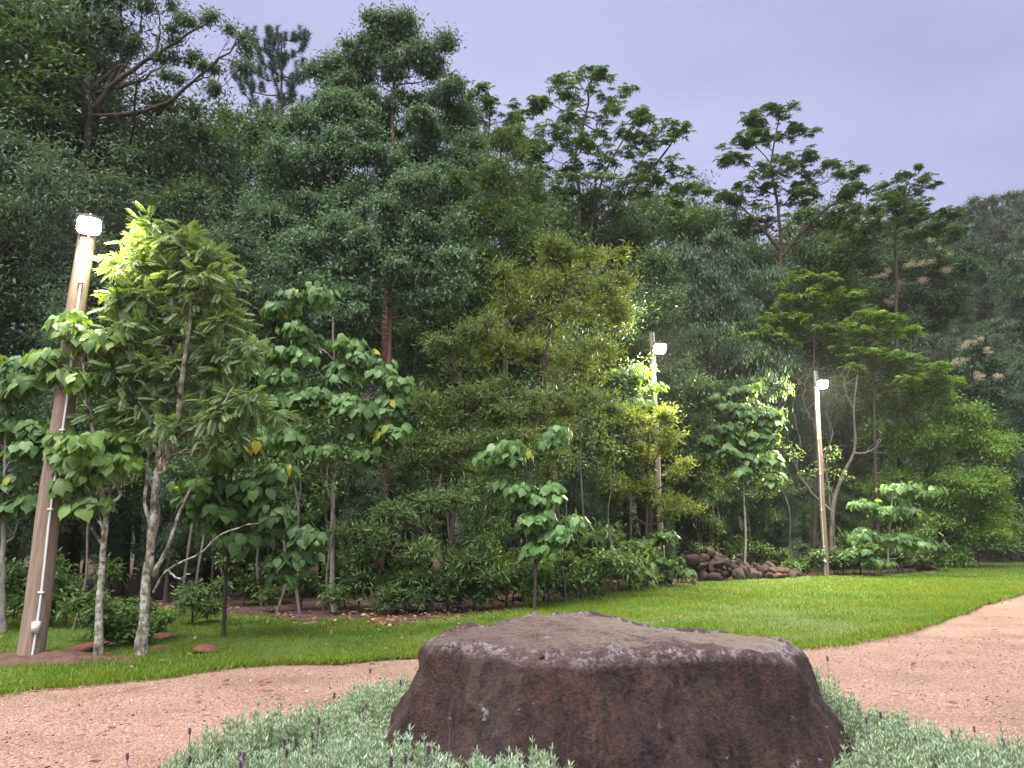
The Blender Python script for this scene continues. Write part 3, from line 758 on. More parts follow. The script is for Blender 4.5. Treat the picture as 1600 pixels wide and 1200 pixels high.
# feathery lit tree by the leaning pole
def lit_tree():
    D = 10.9; b = gbase(221, D)
    def ex(t, base, sub):
        for k, (path, r) in enumerate([([(245, 740, 0), (272, 680, -.1), (285, 590, -.2), (300, 470, -.2)], .06), ([(240, 925, 0), (262, 890, -.2), (310, 865, -.3), (355, 830, -.4), (402, 818, -.4)], .017),
                          ([(238, 900, 0), (265, 850, .1), (280, 800, .2), (300, 760, .3)], .035), ([(240, 840, 0), (226, 780, .1), (232, 700, .2), (225, 600, .2)], .03), ([(262, 890, -.2), (280, 905, -.2), (296, 895, -.3)], .018),
                          ([(250, 700, 0), (330, 650, -.3), (370, 600, -.4)], .03), ([(255, 640, 0), (200, 560, -.2), (185, 470, -.2)], .03)]):
            m = MB(); p = smooth_path(trunk_px([(u, v, d) for u, v, d in path], D), 14)
            p[1:] += RNG.normal(size=(13, 3)) * .008
            tube(m, p - base, np.linspace(r, r * .4, 14), 7, wob=.1); link("branch", m.mesh("branch", M['lichen']), t)
    build_tree("feather_leaf_tree", "lamp lit tree with feathery drooping leaves and white lichened trunk", "tree", b,
        trunk_px([(230, 930), (238, 830), (246, 740), (256, 660), (266, 560), (268, 450), (262, 372)], D, b), .078,
        pxclumps([(240, 362, 20, 8), (242, 390, 26, 9), (292, 378, 34, 12), (202, 432, 22, 9), (250, 430, 36, 13), (322, 402, 22, 13), (350, 440, 26, 16), (295, 440, 40, 16), (236, 480, 40, 16), (362, 500, 26, 17), (312, 500, 40, 16),
                  (265, 530, 46, 16), (346, 560, 40, 20), (384, 560, 18, 16), (290, 590, 50, 18), (220, 560, 26, 13), (190, 478, 10, 6), (205, 600, 30, 16), (376, 620, 24, 13), (330, 640, 40, 13), (250, 640, 34, 13), (180, 640, 22, 9), (300, 540, 36, 24), (330, 470, 36, 16), (210, 655, 30, 11), (285, 675, 36, 12), (345, 685, 30, 11), (390, 650, 22, 12), (170, 585, 18, 10), (245, 580, 40, 16)], D, 1.1, 1),
        FR, .185, 'frond', bark='lichen', pr=.28, per=25, layers=2.3, style='spread', flat=.6, up=.6, shell=.5, parts=("frond", 300, FROND), extra=ex, twig=.007, rt=.02, jitter=.2)
lit_tree()

# bushy tree at the lawn's far end
build_tree("bushy_tree", "large rounded leafy tree overhanging the far lawn", "tree", gbase(1470, 42), trunk_px([(1470, 850), (1468, 760), (1465, 640)], 42, gbase(1470, 42)), .2,
    pxclumps([(1450, 618, 56, 20), (1400, 640, 46, 22), (1512, 650, 46, 24), (1382, 690, 46, 32), (1452, 690, 76, 40), (1532, 700, 44, 36), (1562, 690, 22, 26), (1480, 762, 76, 44), (1542, 770, 44, 36), (1402, 762, 46, 36), (1432, 820, 66, 34), (1512, 822, 56, 40), (1484, 868, 46, 16), (1552, 820, 30, 26), (1400, 860, 50, 24)], 42, .9),
    L3, .19, 'right', pr=.6, per=210, layers=3, style='spread', flat=.8)
# blossoming trees
def blossom(cl):
    def ex(t, base, sub):
        P = []
        for c, rad in cl:
            for p in fill_clump(np.asarray(c), rad, .3, 2.2):
                P.append(p + sphere_dirs(40, .8) * .28 * RNG.random((40, 1)) ** .5)
        P = np.concatenate(P) - base
        m = MB(); scatter(m, OV, P, leaf_axes('x', sphere_dirs(len(P)), len(P)), np.full(len(P), .085)); link("blossom", m.mesh("blossom", M['flower'], False), t, kind="stuff")
    return ex
build_tree("flowering_tree", "dark leaved tree with cream blossom, higher one on the hill foot", "tree", gbase(1430, 50), trunk_px([(1430, 700), (1428, 500), (1435, 390)], 50, gbase(1430, 50)), .22,
    pxclumps([(1440, 375, 46, 30), (1400, 420, 54, 34), (1470, 425, 46, 36), (1420, 468, 56, 30), (1370, 470, 46, 30), (1482, 490, 46, 26), (1400, 510, 60, 26)], 50, .9), L3, .22, 'gumdk', pr=.65, per=170, layers=3, style='spread', flat=.6,
    extra=blossom(pxclumps([(1458, 378, 8, 8, -2.4), (1472, 396, 12, 7, -2.4), (1425, 418, 12, 6, -2.6), (1446, 412, 9, 5, -2.4), (1384, 432, 12, 6, -2.4), (1392, 472, 12, 6, -2.4), (1440, 440, 10, 5, -2.6), (1480, 425, 6, 5, -2.4)], 50)))
build_tree("flowering_tree", "dark leaved tree with pinkish cream blossom above the rounded leafy tree", "tree", gbase(1522, 58), trunk_px([(1522, 750), (1520, 650), (1520, 560)], 58, gbase(1522, 58)), .2,
    pxclumps([(1520, 550, 30, 16), (1506, 580, 36, 22), (1550, 585, 24, 22), (1525, 610, 40, 20)], 58, .9), L3, .24, 'gumdk', pr=.7, per=170, layers=3, style='spread', flat=.6,
    extra=blossom(pxclumps([(1518, 538, 16, 6, -1.5), (1546, 552, 8, 5, -1.5), (1500, 566, 14, 7, -2), (1530, 590, 14, 5, -2), (1555, 590, 8, 4, -2)], 58)))

# bare grey tree behind the far lamp
def dead_tree():
    D = 36; b = gbase(1300, D); t = thing("dead_tree", "bare grey branching tree behind the far lamp pole", "tree", b)
    m = MB(); tube(m, smooth_path(trunk_px([(1300, 820), (1304, 780), (1318, 740), (1336, 700), (1334, 640), (1340, 585)], D, b), 18) - b, np.linspace(.13, .03, 18), 8, wob=.06)
    link("trunk", m.mesh("trunk", M['dead']), t)
    for pts, r in [([(1304, 785), (1290, 740), (1280, 690), (1262, 640)], .07), ([(1300, 800), (1262, 760), (1240, 720), (1225, 650)], .07), ([(1336, 708), (1362, 705), (1372, 690)], .05), ([(1285, 720), (1300, 680), (1290, 640)], .04),
                   ([(1245, 735), (1250, 690), (1240, 640), (1248, 600)], .04), ([(1264, 655), (1256, 620), (1262, 590)], .03), ([(1334, 640), (1320, 610), (1316, 580)], .04), ([(1262, 760), (1240, 765), (1222, 745)], .03)]:
        m = MB(); p = smooth_path(trunk_px(pts, D + RNG.normal() * .4), 12); p[1:] += RNG.normal(size=(11, 3)) * .03
        tube(m, p - b, np.linspace(r, .015, 12), 6, wob=.06); link("branch", m.mesh("branch", M['dead']), t)
        ml = MB()
        for _ in range(7):
            q = p[RNG.integers(3, 12)]; e = q + RNG.normal(size=3) * .5 + [0, 0, .35]
            tube(ml, smooth_path([q, (q + e) / 2 + RNG.normal(size=3) * .1, e], 5) - b, np.linspace(.02, .006, 5), 3, cap=False)
        link("twigs", ml.mesh("twigs", M['dead']), t, kind="stuff")
dead_tree()

# ------------------------------------------------------------------ forest that fills the wood, from a few grown kinds
def grow(name, H, Rr, hb, leaf, size, mat, style, n=15, pr=.8, per=200, bark='bark', flat=.7, label="", group=None, layers=2.4, r0=.2):
    cl = []
    for i in range(n):
        f = (i + .5) / n; a = i * 2.399
        z = hb + (H - hb) * (.08 + .86 * f)
        w = Rr * math.sin(math.pi * min(.93, .25 + .68 * f)) ** .8
        rad = w * (.25 + .55 * ((i * 7) % 5) / 4)
        cl.append((np.array([math.cos(a) * rad, math.sin(a) * rad, z]), (Rr * .48 * RNG.uniform(.8, 1.2),) * 2 + (max(.5, (H - hb) * .13),)))
    tp = [np.array([0, 0, -.05]), np.array([RNG.normal() * .2, RNG.normal() * .2, H * .5]), np.array([RNG.normal() * .4, RNG.normal() * .4, H * .93])]
    return build_tree(name, label, "tree", (0, 0, -.05), tp, r0, cl, leaf, size, M and mat, bark=bark, pr=pr, per=per, layers=layers, style=style, flat=flat, group=group)
def where(u):
    for lim, ph in ((60, "beyond the leaning lamp pole"), (200, "between the leaning pole and the lichened trunk"), (330, "behind the lichened trunk"), (480, "in the dark hollow past the slender sapling"), (600, "below the shingled broad leaved tree"), (720, "below the olive wattle"),
                    (840, "beside the low spreading wattle"), (940, "behind the boulder's high corner"), (1030, "short of the middle lamp pole"), (1110, "just past the middle lamp pole"), (1200, "behind the rubble heap"), (1280, "between the rubble heap and the far lamp pole"), (1340, "at the far lamp pole's foot"), (1480, "under the large rounded leafy tree")):
        if u < lim: return ph
    return "at the far end of the lawn"
FILL_L = "dense dark forest tree filling the wood behind the lamp poles"
FILL_G = "forest trees filling the wood"
kinds = [grow("forest_tree", 14, 3.2, 3.0, T_lance(.36), .135, 'dense', 'spread', per=330, label=FILL_L, group=FILL_G),
         grow("forest_tree", 15, 2.8, 2.5, L3, .135, 'gumdk', 'gum', per=330, label=FILL_L, group=FILL_G, n=17, flat=.9),
         grow("forest_tree", 12, 3.0, 1.8, T_lance(.36), .13, 'dense2', 'tuft', per=320, label=FILL_L, group=FILL_G)]
def top_scale(u, v, D, H): return at(u, v - (28 if v < 480 else 0), D)[2] / H
fills = [(-30, -40, 27, 1, 1.2), (0, 60, 29, 0, 1.0), (105, 205, 27, 1, .9), (-110, 60, 23, 0, 1.2), (15, 175, 25, 0, 1.0), (-70, 240, 21, 1, 1.1), (95, 300, 22, 1, 1.0), (185, 215, 29, 0, 1.1), (262, 240, 30, 1, 1.0), (215, 330, 23, 0, .9), (330, 225, 34, 0, .9), (290, 210, 33, 2, .8), (385, 310, 36, 1, .9), (320, 380, 23, 1, .9), (395, 350, 31, 1, .9), (400, 430, 24, 0, .8),
         (470, 400, 32, 0, 1.0), (560, 330, 35, 0, 1.0), (660, 320, 33, 1, 1.0), (700, 400, 27, 0, .9), (740, 290, 34, 2, .9), (850, 330, 33, 0, .9), (930, 350, 36, 2, .9), (880, 335, 38, 1, .9), (1010, 345, 42, 0, .9), (900, 420, 27, 1, .9), (985, 360, 38, 1, .9), (1020, 440, 31, 0, .9), (1075, 345, 46, 2, .9),
         (1150, 380, 44, 0, .9), (1220, 420, 45, 1, .9), (1290, 375, 50, 0, .9), (1330, 400, 48, 2, .8), (1110, 350, 48, 1, .9), (1190, 400, 50, 2, .9), (1360, 365, 52, 1, .9), (1190, 620, 35, 0, .9), (1260, 560, 43, 1, .8), (1330, 640, 47, 0, .8), (1100, 640, 33, 0, .8), (1060, 600, 35, 1, .8),
         (1590, 600, 58, 0, .9), (1640, 560, 56, 1, .9), (1545, 640, 57, 2, .8), (150, 560, 19.5, 0, .7), (60, 480, 19, 1, .7), (260, 620, 20, 1, .7), (420, 620, 21, 0, .8), (540, 560, 21.5, 1, .7), (640, 600, 24, 0, .8), (800, 640, 22, 0, .8), (900, 660, 24, 1, .8), (-60, 600, 17.5, 0, .7), (480, 720, 22, 2, .7), (330, 700, 19.5, 0, .6), (960, 800, 28, 0, .5), (860, 760, 24, 1, .6), (1230, 720, 37, 1, .6), (1110, 740, 34, 2, .6)]
KH = [13.6, 14.4, 11.7]
first = set()
for u, v, D, kd, w in fills:
    s = top_scale(u, v, D, KH[kd]); loc = gbase(u, D); rz = RNG.uniform(0, 6.28)
    sc = (s * w ** .5 if s > .9 else s * w * 1.25, s * w ** .5 if s > .9 else s * w * 1.25, s)
    lab = ("tall " if v < 250 else "mid height " if v < 480 else "short ") + ("dark spreading", "dark drooping", "fresh green")[kd] + " forest tree " + where(u)
    if kd not in first:
        first.add(kd); o = kinds[kd]; o.location, o.rotation_euler, o.scale = loc, (0, 0, rz), sc; o["label"] = lab
    else:
        copy_tree(kinds[kd], loc, rz, sc, lab)

for u in np.linspace(-60, 1430, 46) + RNG.normal(size=46) * 14:
    D = float(np.interp(u, [-60, 500, 850, 1000, 1300, 1430], [20.5, 22, 25, 31.5, 38.5, 44])) + RNG.uniform(-1, 3.5); s = RNG.uniform(.24, .4); kd = int(RNG.integers(3))
    copy_tree(kinds[kd], gbase(u, D), RNG.uniform(0, 6.28), (s * 1.2, s * 1.2, s), "young " + ("dark spreading", "dark drooping", "fresh green")[kd] + " tree " + where(u))

# trees of the wooded hill
HILL_L, HILL_G = "rounded forest tree on the wooded hillside rising beyond the wood", "trees covering the hillside"
hk = [grow("hill_tree", 11, 3.6, 2.5, L3, .34, 'hill', 'spread', n=13, pr=.95, per=120, label=HILL_L, group=HILL_G),
      grow("hill_tree", 13, 3.0, 3.5, L3, .32, 'hill2', 'droop', n=13, pr=.9, per=120, label=HILL_L, group=HILL_G, bark='pale'),
      grow("hill_tree", 9, 3.4, 1.5, L3, .34, 'hill', 'tuft', n=12, pr=.9, per=120, label=HILL_L, group=HILL_G)]
pts, tries = [], 0
while len(pts) < 230 and tries < 9000:
    tries += 1
    y = 60 + 92 * RNG.random() ** .9
    u = RNG.uniform(1340, 1690) if RNG.random() < .62 else RNG.uniform(560, 1340)
    x = (u - 800) / F * y
    if u < 1300 and y < 95: continue
    if all((x - a) ** 2 + (y - b_) ** 2 > 4.3 ** 2 for a, b_ in pts): pts.append((x, y))
for i, (x, y) in enumerate(pts):
    kd = RNG.integers(3); loc = (x, y, float(hill_z(np.array(x), np.array(y))) - .5); s = RNG.uniform(.75, 1.2)
    if i < 3: kd = i
    u = 800 + F * x / y
    lab = ("rounded green", "drooping dull green", "bushy bright green")[kd] + " tree on the hill's " + ("foot " if y < 85 else "slope " if y < 128 else "skyline ") + \
          ("beyond the tallest gum" if u < 900 else "behind the twin trunked skyline tree" if u < 1110 else "behind the tiered skyline tree" if u < 1330 else "near the blossoming trees" if u < 1500 else "at the picture's edge past the blossoming trees")
    if i < 3:
        o = hk[i]; o.location, o.rotation_euler, o.scale = loc, (0, 0, RNG.uniform(0, 6)), (s,) * 3; o["label"] = lab
    else: copy_tree(hk[kd], loc, RNG.uniform(0, 6.28), (s, s, s * RNG.uniform(.85, 1.15)), lab)

# thin saplings and low shrubs along the wood's edge
def sapling():
    t = thing("sapling", "thin pale stemmed sapling in the dark understorey", "tree", (0, 0, 0), "saplings in the understorey")
    m = MB(); tube(m, smooth_path([(0, 0, -.05), (.16, .03, 1.1), (.05, .1, 2.4), (.3, .1, 3.5), (.22, .1, 4.6)], 16), np.linspace(.03, .01, 16), 6, wob=.1); link("trunk", m.mesh("trunk", M['dead']), t)
    Ps, Rs = [], []
    for k in range(9):
        P, R = puff_leaves(np.array([RNG.normal() * .4, RNG.normal() * .4, 3.2 + k * .2]), .35, 40, 'spread'); Ps.append(P); Rs.append(R)
    P, R = np.concatenate(Ps), np.concatenate(Rs)
    m = MB(); scatter(m, L3, P, R, RNG.uniform(.1, .18, len(P))); link("crown", m.mesh("crown", M['brush'], False), t, kind="stuff")
    return t
sap = sapling()
spots = [(112, 13.5), (280, 16), (300, 15.5), (430, 16.8), (470, 17), (517, 17.2), (505, 18), (540, 18.5), (690, 19), (885, 19.5), (860, 20), (950, 20.5), (920, 22), (1090, 32.5), (1130, 33), (1180, 33.5), (1245, 33.5), (1310, 34), (240, 17), (75, 15), (410, 19), (770, 19.5), (820, 21)]
for i, (u, D) in enumerate(spots):
    loc = gbase(u, D); sc = (RNG.uniform(.8, 1.4),) * 2 + (RNG.uniform(.7, 1.15),)
    lab = "thin grey stemmed sapling " + where(u)
    if i == 0: sap.location, sap.scale = loc, sc; sap["label"] = lab
    else: copy_tree(sap, loc, RNG.uniform(0, 6.28), sc, lab)

def shrub(mat, leaf, style, size, label, group, name="shrub"):
    cl = [(np.array([RNG.normal() * .3, RNG.normal() * .3, .35 + .2 * i]), (.38, .38, .3)) for i in range(4)]
    return build_tree(name, label, "shrub", (0, 0, -.02), [np.array([0, 0, -.02]), np.array([.02, .03, .5]), np.array([.05, 0, .9])], .022, cl, leaf, size, M and mat, pr=.25, per=60, layers=3.2, style=style, group=group, twig=.006, rt=.008)
SH_L, SH_G = "low leafy shrub at the shaded foot of the wood", "shrubs along the wood edge"
sh = [shrub('brush', L3, 'spread', .12, SH_L, SH_G), shrub('dense2', OV, 'spread', .09, SH_L, SH_G), shrub('brush', T_lance(.12), 'up', .3, SH_L, SH_G)]
sspots = [(182, 11.6, 1, .8), (205, 12, 0, .6), (172, 12.4, 1, .8), (150, 12.6, 0, .7), (236, 12.8, 1, .5), (300, 14.5, 0, .8), (100, 14, 0, 1.0), (60, 15, 1, 1.0), (20, 15.5, 0, 1.0), (380, 19, 1, 1.0), (430, 19.6, 0, .9),
          (530, 18.5, 1, 1.0), (560, 17.4, 0, 1.0), (800, 18, 1, 1.1), (850, 19.4, 0, 1.2), (790, 18, 0, 1.3), (900, 20.5, 1, 1.4), (930, 21.5, 0, 1.6), (965, 23, 1, 1.5), (985, 24.4, 0, 1.6), (1180, 34, 1, 1.4), (1215, 33.8, 0, 1.2), (1240, 33.8, 1, .9), (1262, 33.6, 1, 1.1),
          (1304, 34.4, 1, .9), (1318, 33.4, 0, 1.5), (1345, 34.4, 1, 1.7), (1375, 34.8, 2, 1.6), (1410, 36, 0, 1.7), (1440, 37.5, 1, 1.6), (1100, 32.4, 0, 1.4), (1140, 33.4, 1, 1.6), (-20, 14, 0, 1.2), (470, 18, 0, 1.1), (700, 17.6, 1, 1.0), (740, 17.8, 1, 1.0), (620, 17.4, 0, .8),
          (1560, 52, 0, 3.0), (1600, 53, 1, 3.0), (1530, 51, 0, 2.6), (1640, 54, 0, 3.2), (1580, 54, 1, 4.0), (1500, 50, 1, 2.4)]
used = set()
for u, D, kd, s in sspots:
    loc = gbase(u, D); sc = (s, s, s * RNG.uniform(.8, 1.2))
    lab = ("tall deep shaded " if s > 2.5 and u < 1480 else "low ") + ("lance leaved shrub ", "small leaved shrub ", "grassy bladed shrub ")[kd] + where(u)
    if kd not in used: used.add(kd); o = sh[kd]; o.location, o.scale = loc, sc; o["label"] = lab
    else: copy_tree(sh[kd], loc, RNG.uniform(0, 6.28), sc, lab)

# ------------------------------------------------------------------ lamp poles
def lamp_pole(label, base, top, r0, r1, head, face, con_side, box_v, hs, power, over=False):
    base, top, head = np.asarray(base, float), np.asarray(top, float), np.asarray(head, float)
    t = thing("lamp_pole", label, "lamp post", base)
    n = 30; ax = top - base
    p = base + ax * np.linspace(0, 1, n)[:, None]
    p[1:-1] += np.c_[[.012 * math.sin(i * .5) for i in range(1, n - 1)], np.zeros(n - 2), np.zeros(n - 2)]
    r = np.linspace(r0, r1, n)
    m = MB(); tube(m, p - base, r, 18, wob=.012); link("pole", m.mesh("pole", M['pole']), t)
    off = np.array([con_side * .62, -.78, 0])
    q = p + off * (r + .014)[:, None]; q[0][2] = .0
    m = MB(); tube(m, q - base, .016, 8); c = link("conduit", m.mesh("conduit", M['conduit']), t)
    for k in range(4, n - 2, 5):
        m = MB(); box(m, q[k] - base, (.07, .05, .025)); link("clip", m.mesh("clip", M['conduit']), c)
    k = int(np.argmin(np.abs(q[:, 2] - box_v)))
    m = MB(); box(m, q[k] - base + np.array([0, -.015, 0]), (.085, .075, .14)); box(m, q[k] - base + np.array([0, -.056, 0]), (.075, .008, .12)); link("junction_box", m.mesh("junction_box", M['conduit'], False), t)
    # flood light: finned housing, glowing panel, bracket
    f = nrm(np.asarray(face, float)); X = nrm(np.cross(np.array([0, 0, 1.0]), f)); U = np.cross(f, X); R = np.stack([X, f, U], -1)   # local y = facing
    m = MB(); box(m, head - base - f * .045, (hs, .07, hs * .82), R)
    for i in range(7): box(m, head - base - f * .1 + X * hs * (-.42 + .14 * i), (.012, .045, hs * .74), R)
    h = link("floodlight", m.mesh("floodlight", M['housing'], False), t)
    m = MB(); na = 32; an_ = np.arange(na) * 2 * math.pi / na      # glowing lens with rounded corners
    ex_ = lambda t_: np.sign(t_) * np.abs(t_) ** .45
    rim_ = np.c_[ex_(np.cos(an_)) * hs * .43, np.zeros(na), ex_(np.sin(an_)) * hs * .36]
    lv_ = np.vstack([rim_ - [0, .008, 0], rim_ * [1, 1, 1] + [0, .006, 0], [[0, .014, 0]]]) @ R.T + head - base
    m.add(lv_, [(q_, (q_ + 1) % na, (q_ + 1) % na + na, q_ + na) for q_ in range(na)])
    m.F3.append(np.array([(na + q_, na + (q_ + 1) % na, 2 * na) for q_ in range(na)]))
    link("lamp_panel", m.mesh("lamp_panel", M['panel'], False), h)
    m = MB(); k = int(np.argmin(np.linalg.norm(p - head, axis=1)))
    for sgn in (-1, 1):
        a = head + X * sgn * (hs / 2 + .015) - f * .045
        tube(m, [a - base, a - f * .14 - base, p[k] + X * sgn * .05 - base], [.014] * 3, 6)
    link("bracket", m.mesh("bracket", M['housing']), h)
    ld = bpy.data.lights.new("floodlight_beam", 'AREA'); ld.shape = 'SQUARE'; ld.size = hs * .8; ld.energy = power; ld.color = (1.0, .89, .68); ld.spread = math.radians(178)
    lo = bpy.data.objects.new("floodlight_beam", ld); COL.objects.link(lo); lo.parent = t
    lo.location = head + f * .03 - base
    lo.rotation_euler = Vector(-f).to_track_quat('Z', 'Y').to_euler()
lamp_pole("nearest leaning timber lamp pole with a square floodlight at its head", onz(46, 1032), at(139, 338, 10.95),   .168, .118, at(139, 353, 10.72), (.34, -.62, -.55), 1, .36, .36, 70)
lamp_pole("timber lamp pole half hidden in leaves, floodlight below its capped top", onz(1035, 912), at(1018, 520, 28.2), .12, .095, at(1031, 545, 27.9), (.15, -.75, -.5), 1, .6, .54, 420)
lamp_pole("farthest timber lamp pole standing by the rock rubble at the lawn edge", onz(1291, 901), at(1274, 580, 33.6), .13, .10, at(1285, 601, 33.3), (-.12, -.75, -.55), -1, .55, .54, 750)

# ------------------------------------------------------------------ boulder
def boulder_mat():
    m, n, l = new_mat("dark_boulder_stone")
    tc = n.new("ShaderNodeTexCoord"); geo = n.new("ShaderNodeNewGeometry")
    def N(sc, det=8, ro=.6, st=None):
        x = n.new("ShaderNodeTexNoise"); x.inputs["Scale"].default_value = sc; x.inputs["Detail"].default_value = det; x.inputs["Roughness"].default_value = ro
        if st:
            mp = n.new("ShaderNodeMapping"); mp.inputs["Scale"].default_value = st; l.new(tc.outputs["Object"], mp.inputs["Vector"]); l.new(mp.outputs["Vector"], x.inputs["Vector"])
        else: l.new(tc.outputs["Object"], x.inputs["Vector"])
        return x
    def ramp(x, stops):
        r = n.new("ShaderNodeValToRGB"); e = r.color_ramp.elements
        e[0].position, e[0].color = stops[0][0], rgb(stops[0][1]); e[1].position, e[1].color = stops[-1][0], rgb(stops[-1][1])
        for p, c in stops[1:-1]: q = e.new(p); q.color = rgb(c)
        l.new(x, r.inputs["Fac"]); return r.outputs["Color"]
    def mix(f, a, b):
        x = n.new("ShaderNodeMixRGB"); l.new(f, x.inputs["Fac"]); l.new(a, x.inputs["Color1"])
        if isinstance(b, tuple): x.inputs["Color2"].default_value = rgb(b)
        else: l.new(b, x.inputs["Color2"])
        return x.outputs["Color"]
    base = ramp(N(4.5, 12, .75).outputs["Fac"], [(.3, (.033, .0185, .0155)), (.5, (.056, .032, .0265)), (.72, (.088, .049, .039))])
    streak = ramp(N(9, 10, .72, (1.6, 1.6, .3)).outputs["Fac"], [(.47, (0, 0, 0)), (.6, (.85, .85, .85))])
    c1 = mix(streak, base, (.022, .014, .014))
    rust = ramp(N(2.1, 4).outputs["Fac"], [(.58, (0, 0, 0)), (.72, (.6, .6, .6))])
    c2 = mix(rust, c1, (.11, .052, .032))
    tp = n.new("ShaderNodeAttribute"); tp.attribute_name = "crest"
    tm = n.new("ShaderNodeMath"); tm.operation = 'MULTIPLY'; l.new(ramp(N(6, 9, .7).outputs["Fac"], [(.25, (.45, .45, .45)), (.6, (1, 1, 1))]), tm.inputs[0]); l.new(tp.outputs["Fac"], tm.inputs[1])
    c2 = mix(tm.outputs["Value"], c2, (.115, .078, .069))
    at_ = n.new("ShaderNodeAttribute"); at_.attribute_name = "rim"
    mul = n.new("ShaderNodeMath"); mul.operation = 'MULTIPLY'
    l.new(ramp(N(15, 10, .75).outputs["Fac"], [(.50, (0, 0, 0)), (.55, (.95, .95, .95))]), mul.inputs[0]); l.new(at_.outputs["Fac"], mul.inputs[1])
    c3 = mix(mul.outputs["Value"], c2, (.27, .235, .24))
    lich = ramp(N(5.5, 12, .82).outputs["Fac"], [(.605, (0, 0, 0)), (.635, (.9, .9, .9))])
    c4 = mix(lich, c3, (.25, .22, .225))
    fine = ramp(N(48, 8, .8).outputs["Fac"], [(.34, (.38, .38, .38)), (.66, (1.65, 1.65, 1.65))])
    mm = n.new("ShaderNodeMixRGB"); mm.blend_type = 'MULTIPLY'; mm.inputs["Fac"].default_value = 1; l.new(c4, mm.inputs["Color1"]); l.new(fine, mm.inputs["Color2"])
    bs = n.new("ShaderNodeBsdfPrincipled"); bs.inputs["Roughness"].default_value = .68; bs.inputs["Specular IOR Level"].default_value = .3
    l.new(mm.outputs["Color"], bs.inputs["Base Color"])
    bp = n.new("ShaderNodeBump"); bp.inputs["Strength"].default_value = 1.0; bp.inputs["Distance"].default_value = .035
    l.new(N(22, 12, .8).outputs["Fac"], bp.inputs["Height"])
    vo = n.new("ShaderNodeTexVoronoi"); vo.inputs["Scale"].default_value = 55; l.new(tc.outputs["Object"], vo.inputs["Vector"])
    b2 = n.new("ShaderNodeBump"); b2.inputs["Strength"].default_value = .45; b2.inputs["Distance"].default_value = .012
    l.new(vo.outputs["Distance"], b2.inputs["Height"]); l.new(bp.outputs["Normal"], b2.inputs["Normal"]); l.new(b2.outputs["Normal"], bs.inputs["Normal"])
    o = n.new("ShaderNodeOutputMaterial"); l.new(bs.outputs["BSDF"], o.inputs["Surface"])
    return m
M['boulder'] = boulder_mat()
TOP = [(664, 999, 1.0), (737, 1004, .99), (828, 1019, .98), (915, 1023, .97), (1010, 1017, .97), (1102, 1012, .97), (1193, 1014, .96), (1238, 1023, .92),
       (1246, 1004, .92), (1229, 994, .94), (1147, 993, .95), (1079, 987, .96), (1010, 976, .99), (956, 964, 1.02), (874, 957, 1.06), (810, 957, 1.08), (791, 963, 1.06), (737, 976, 1.03), (660, 990, 1.0)]
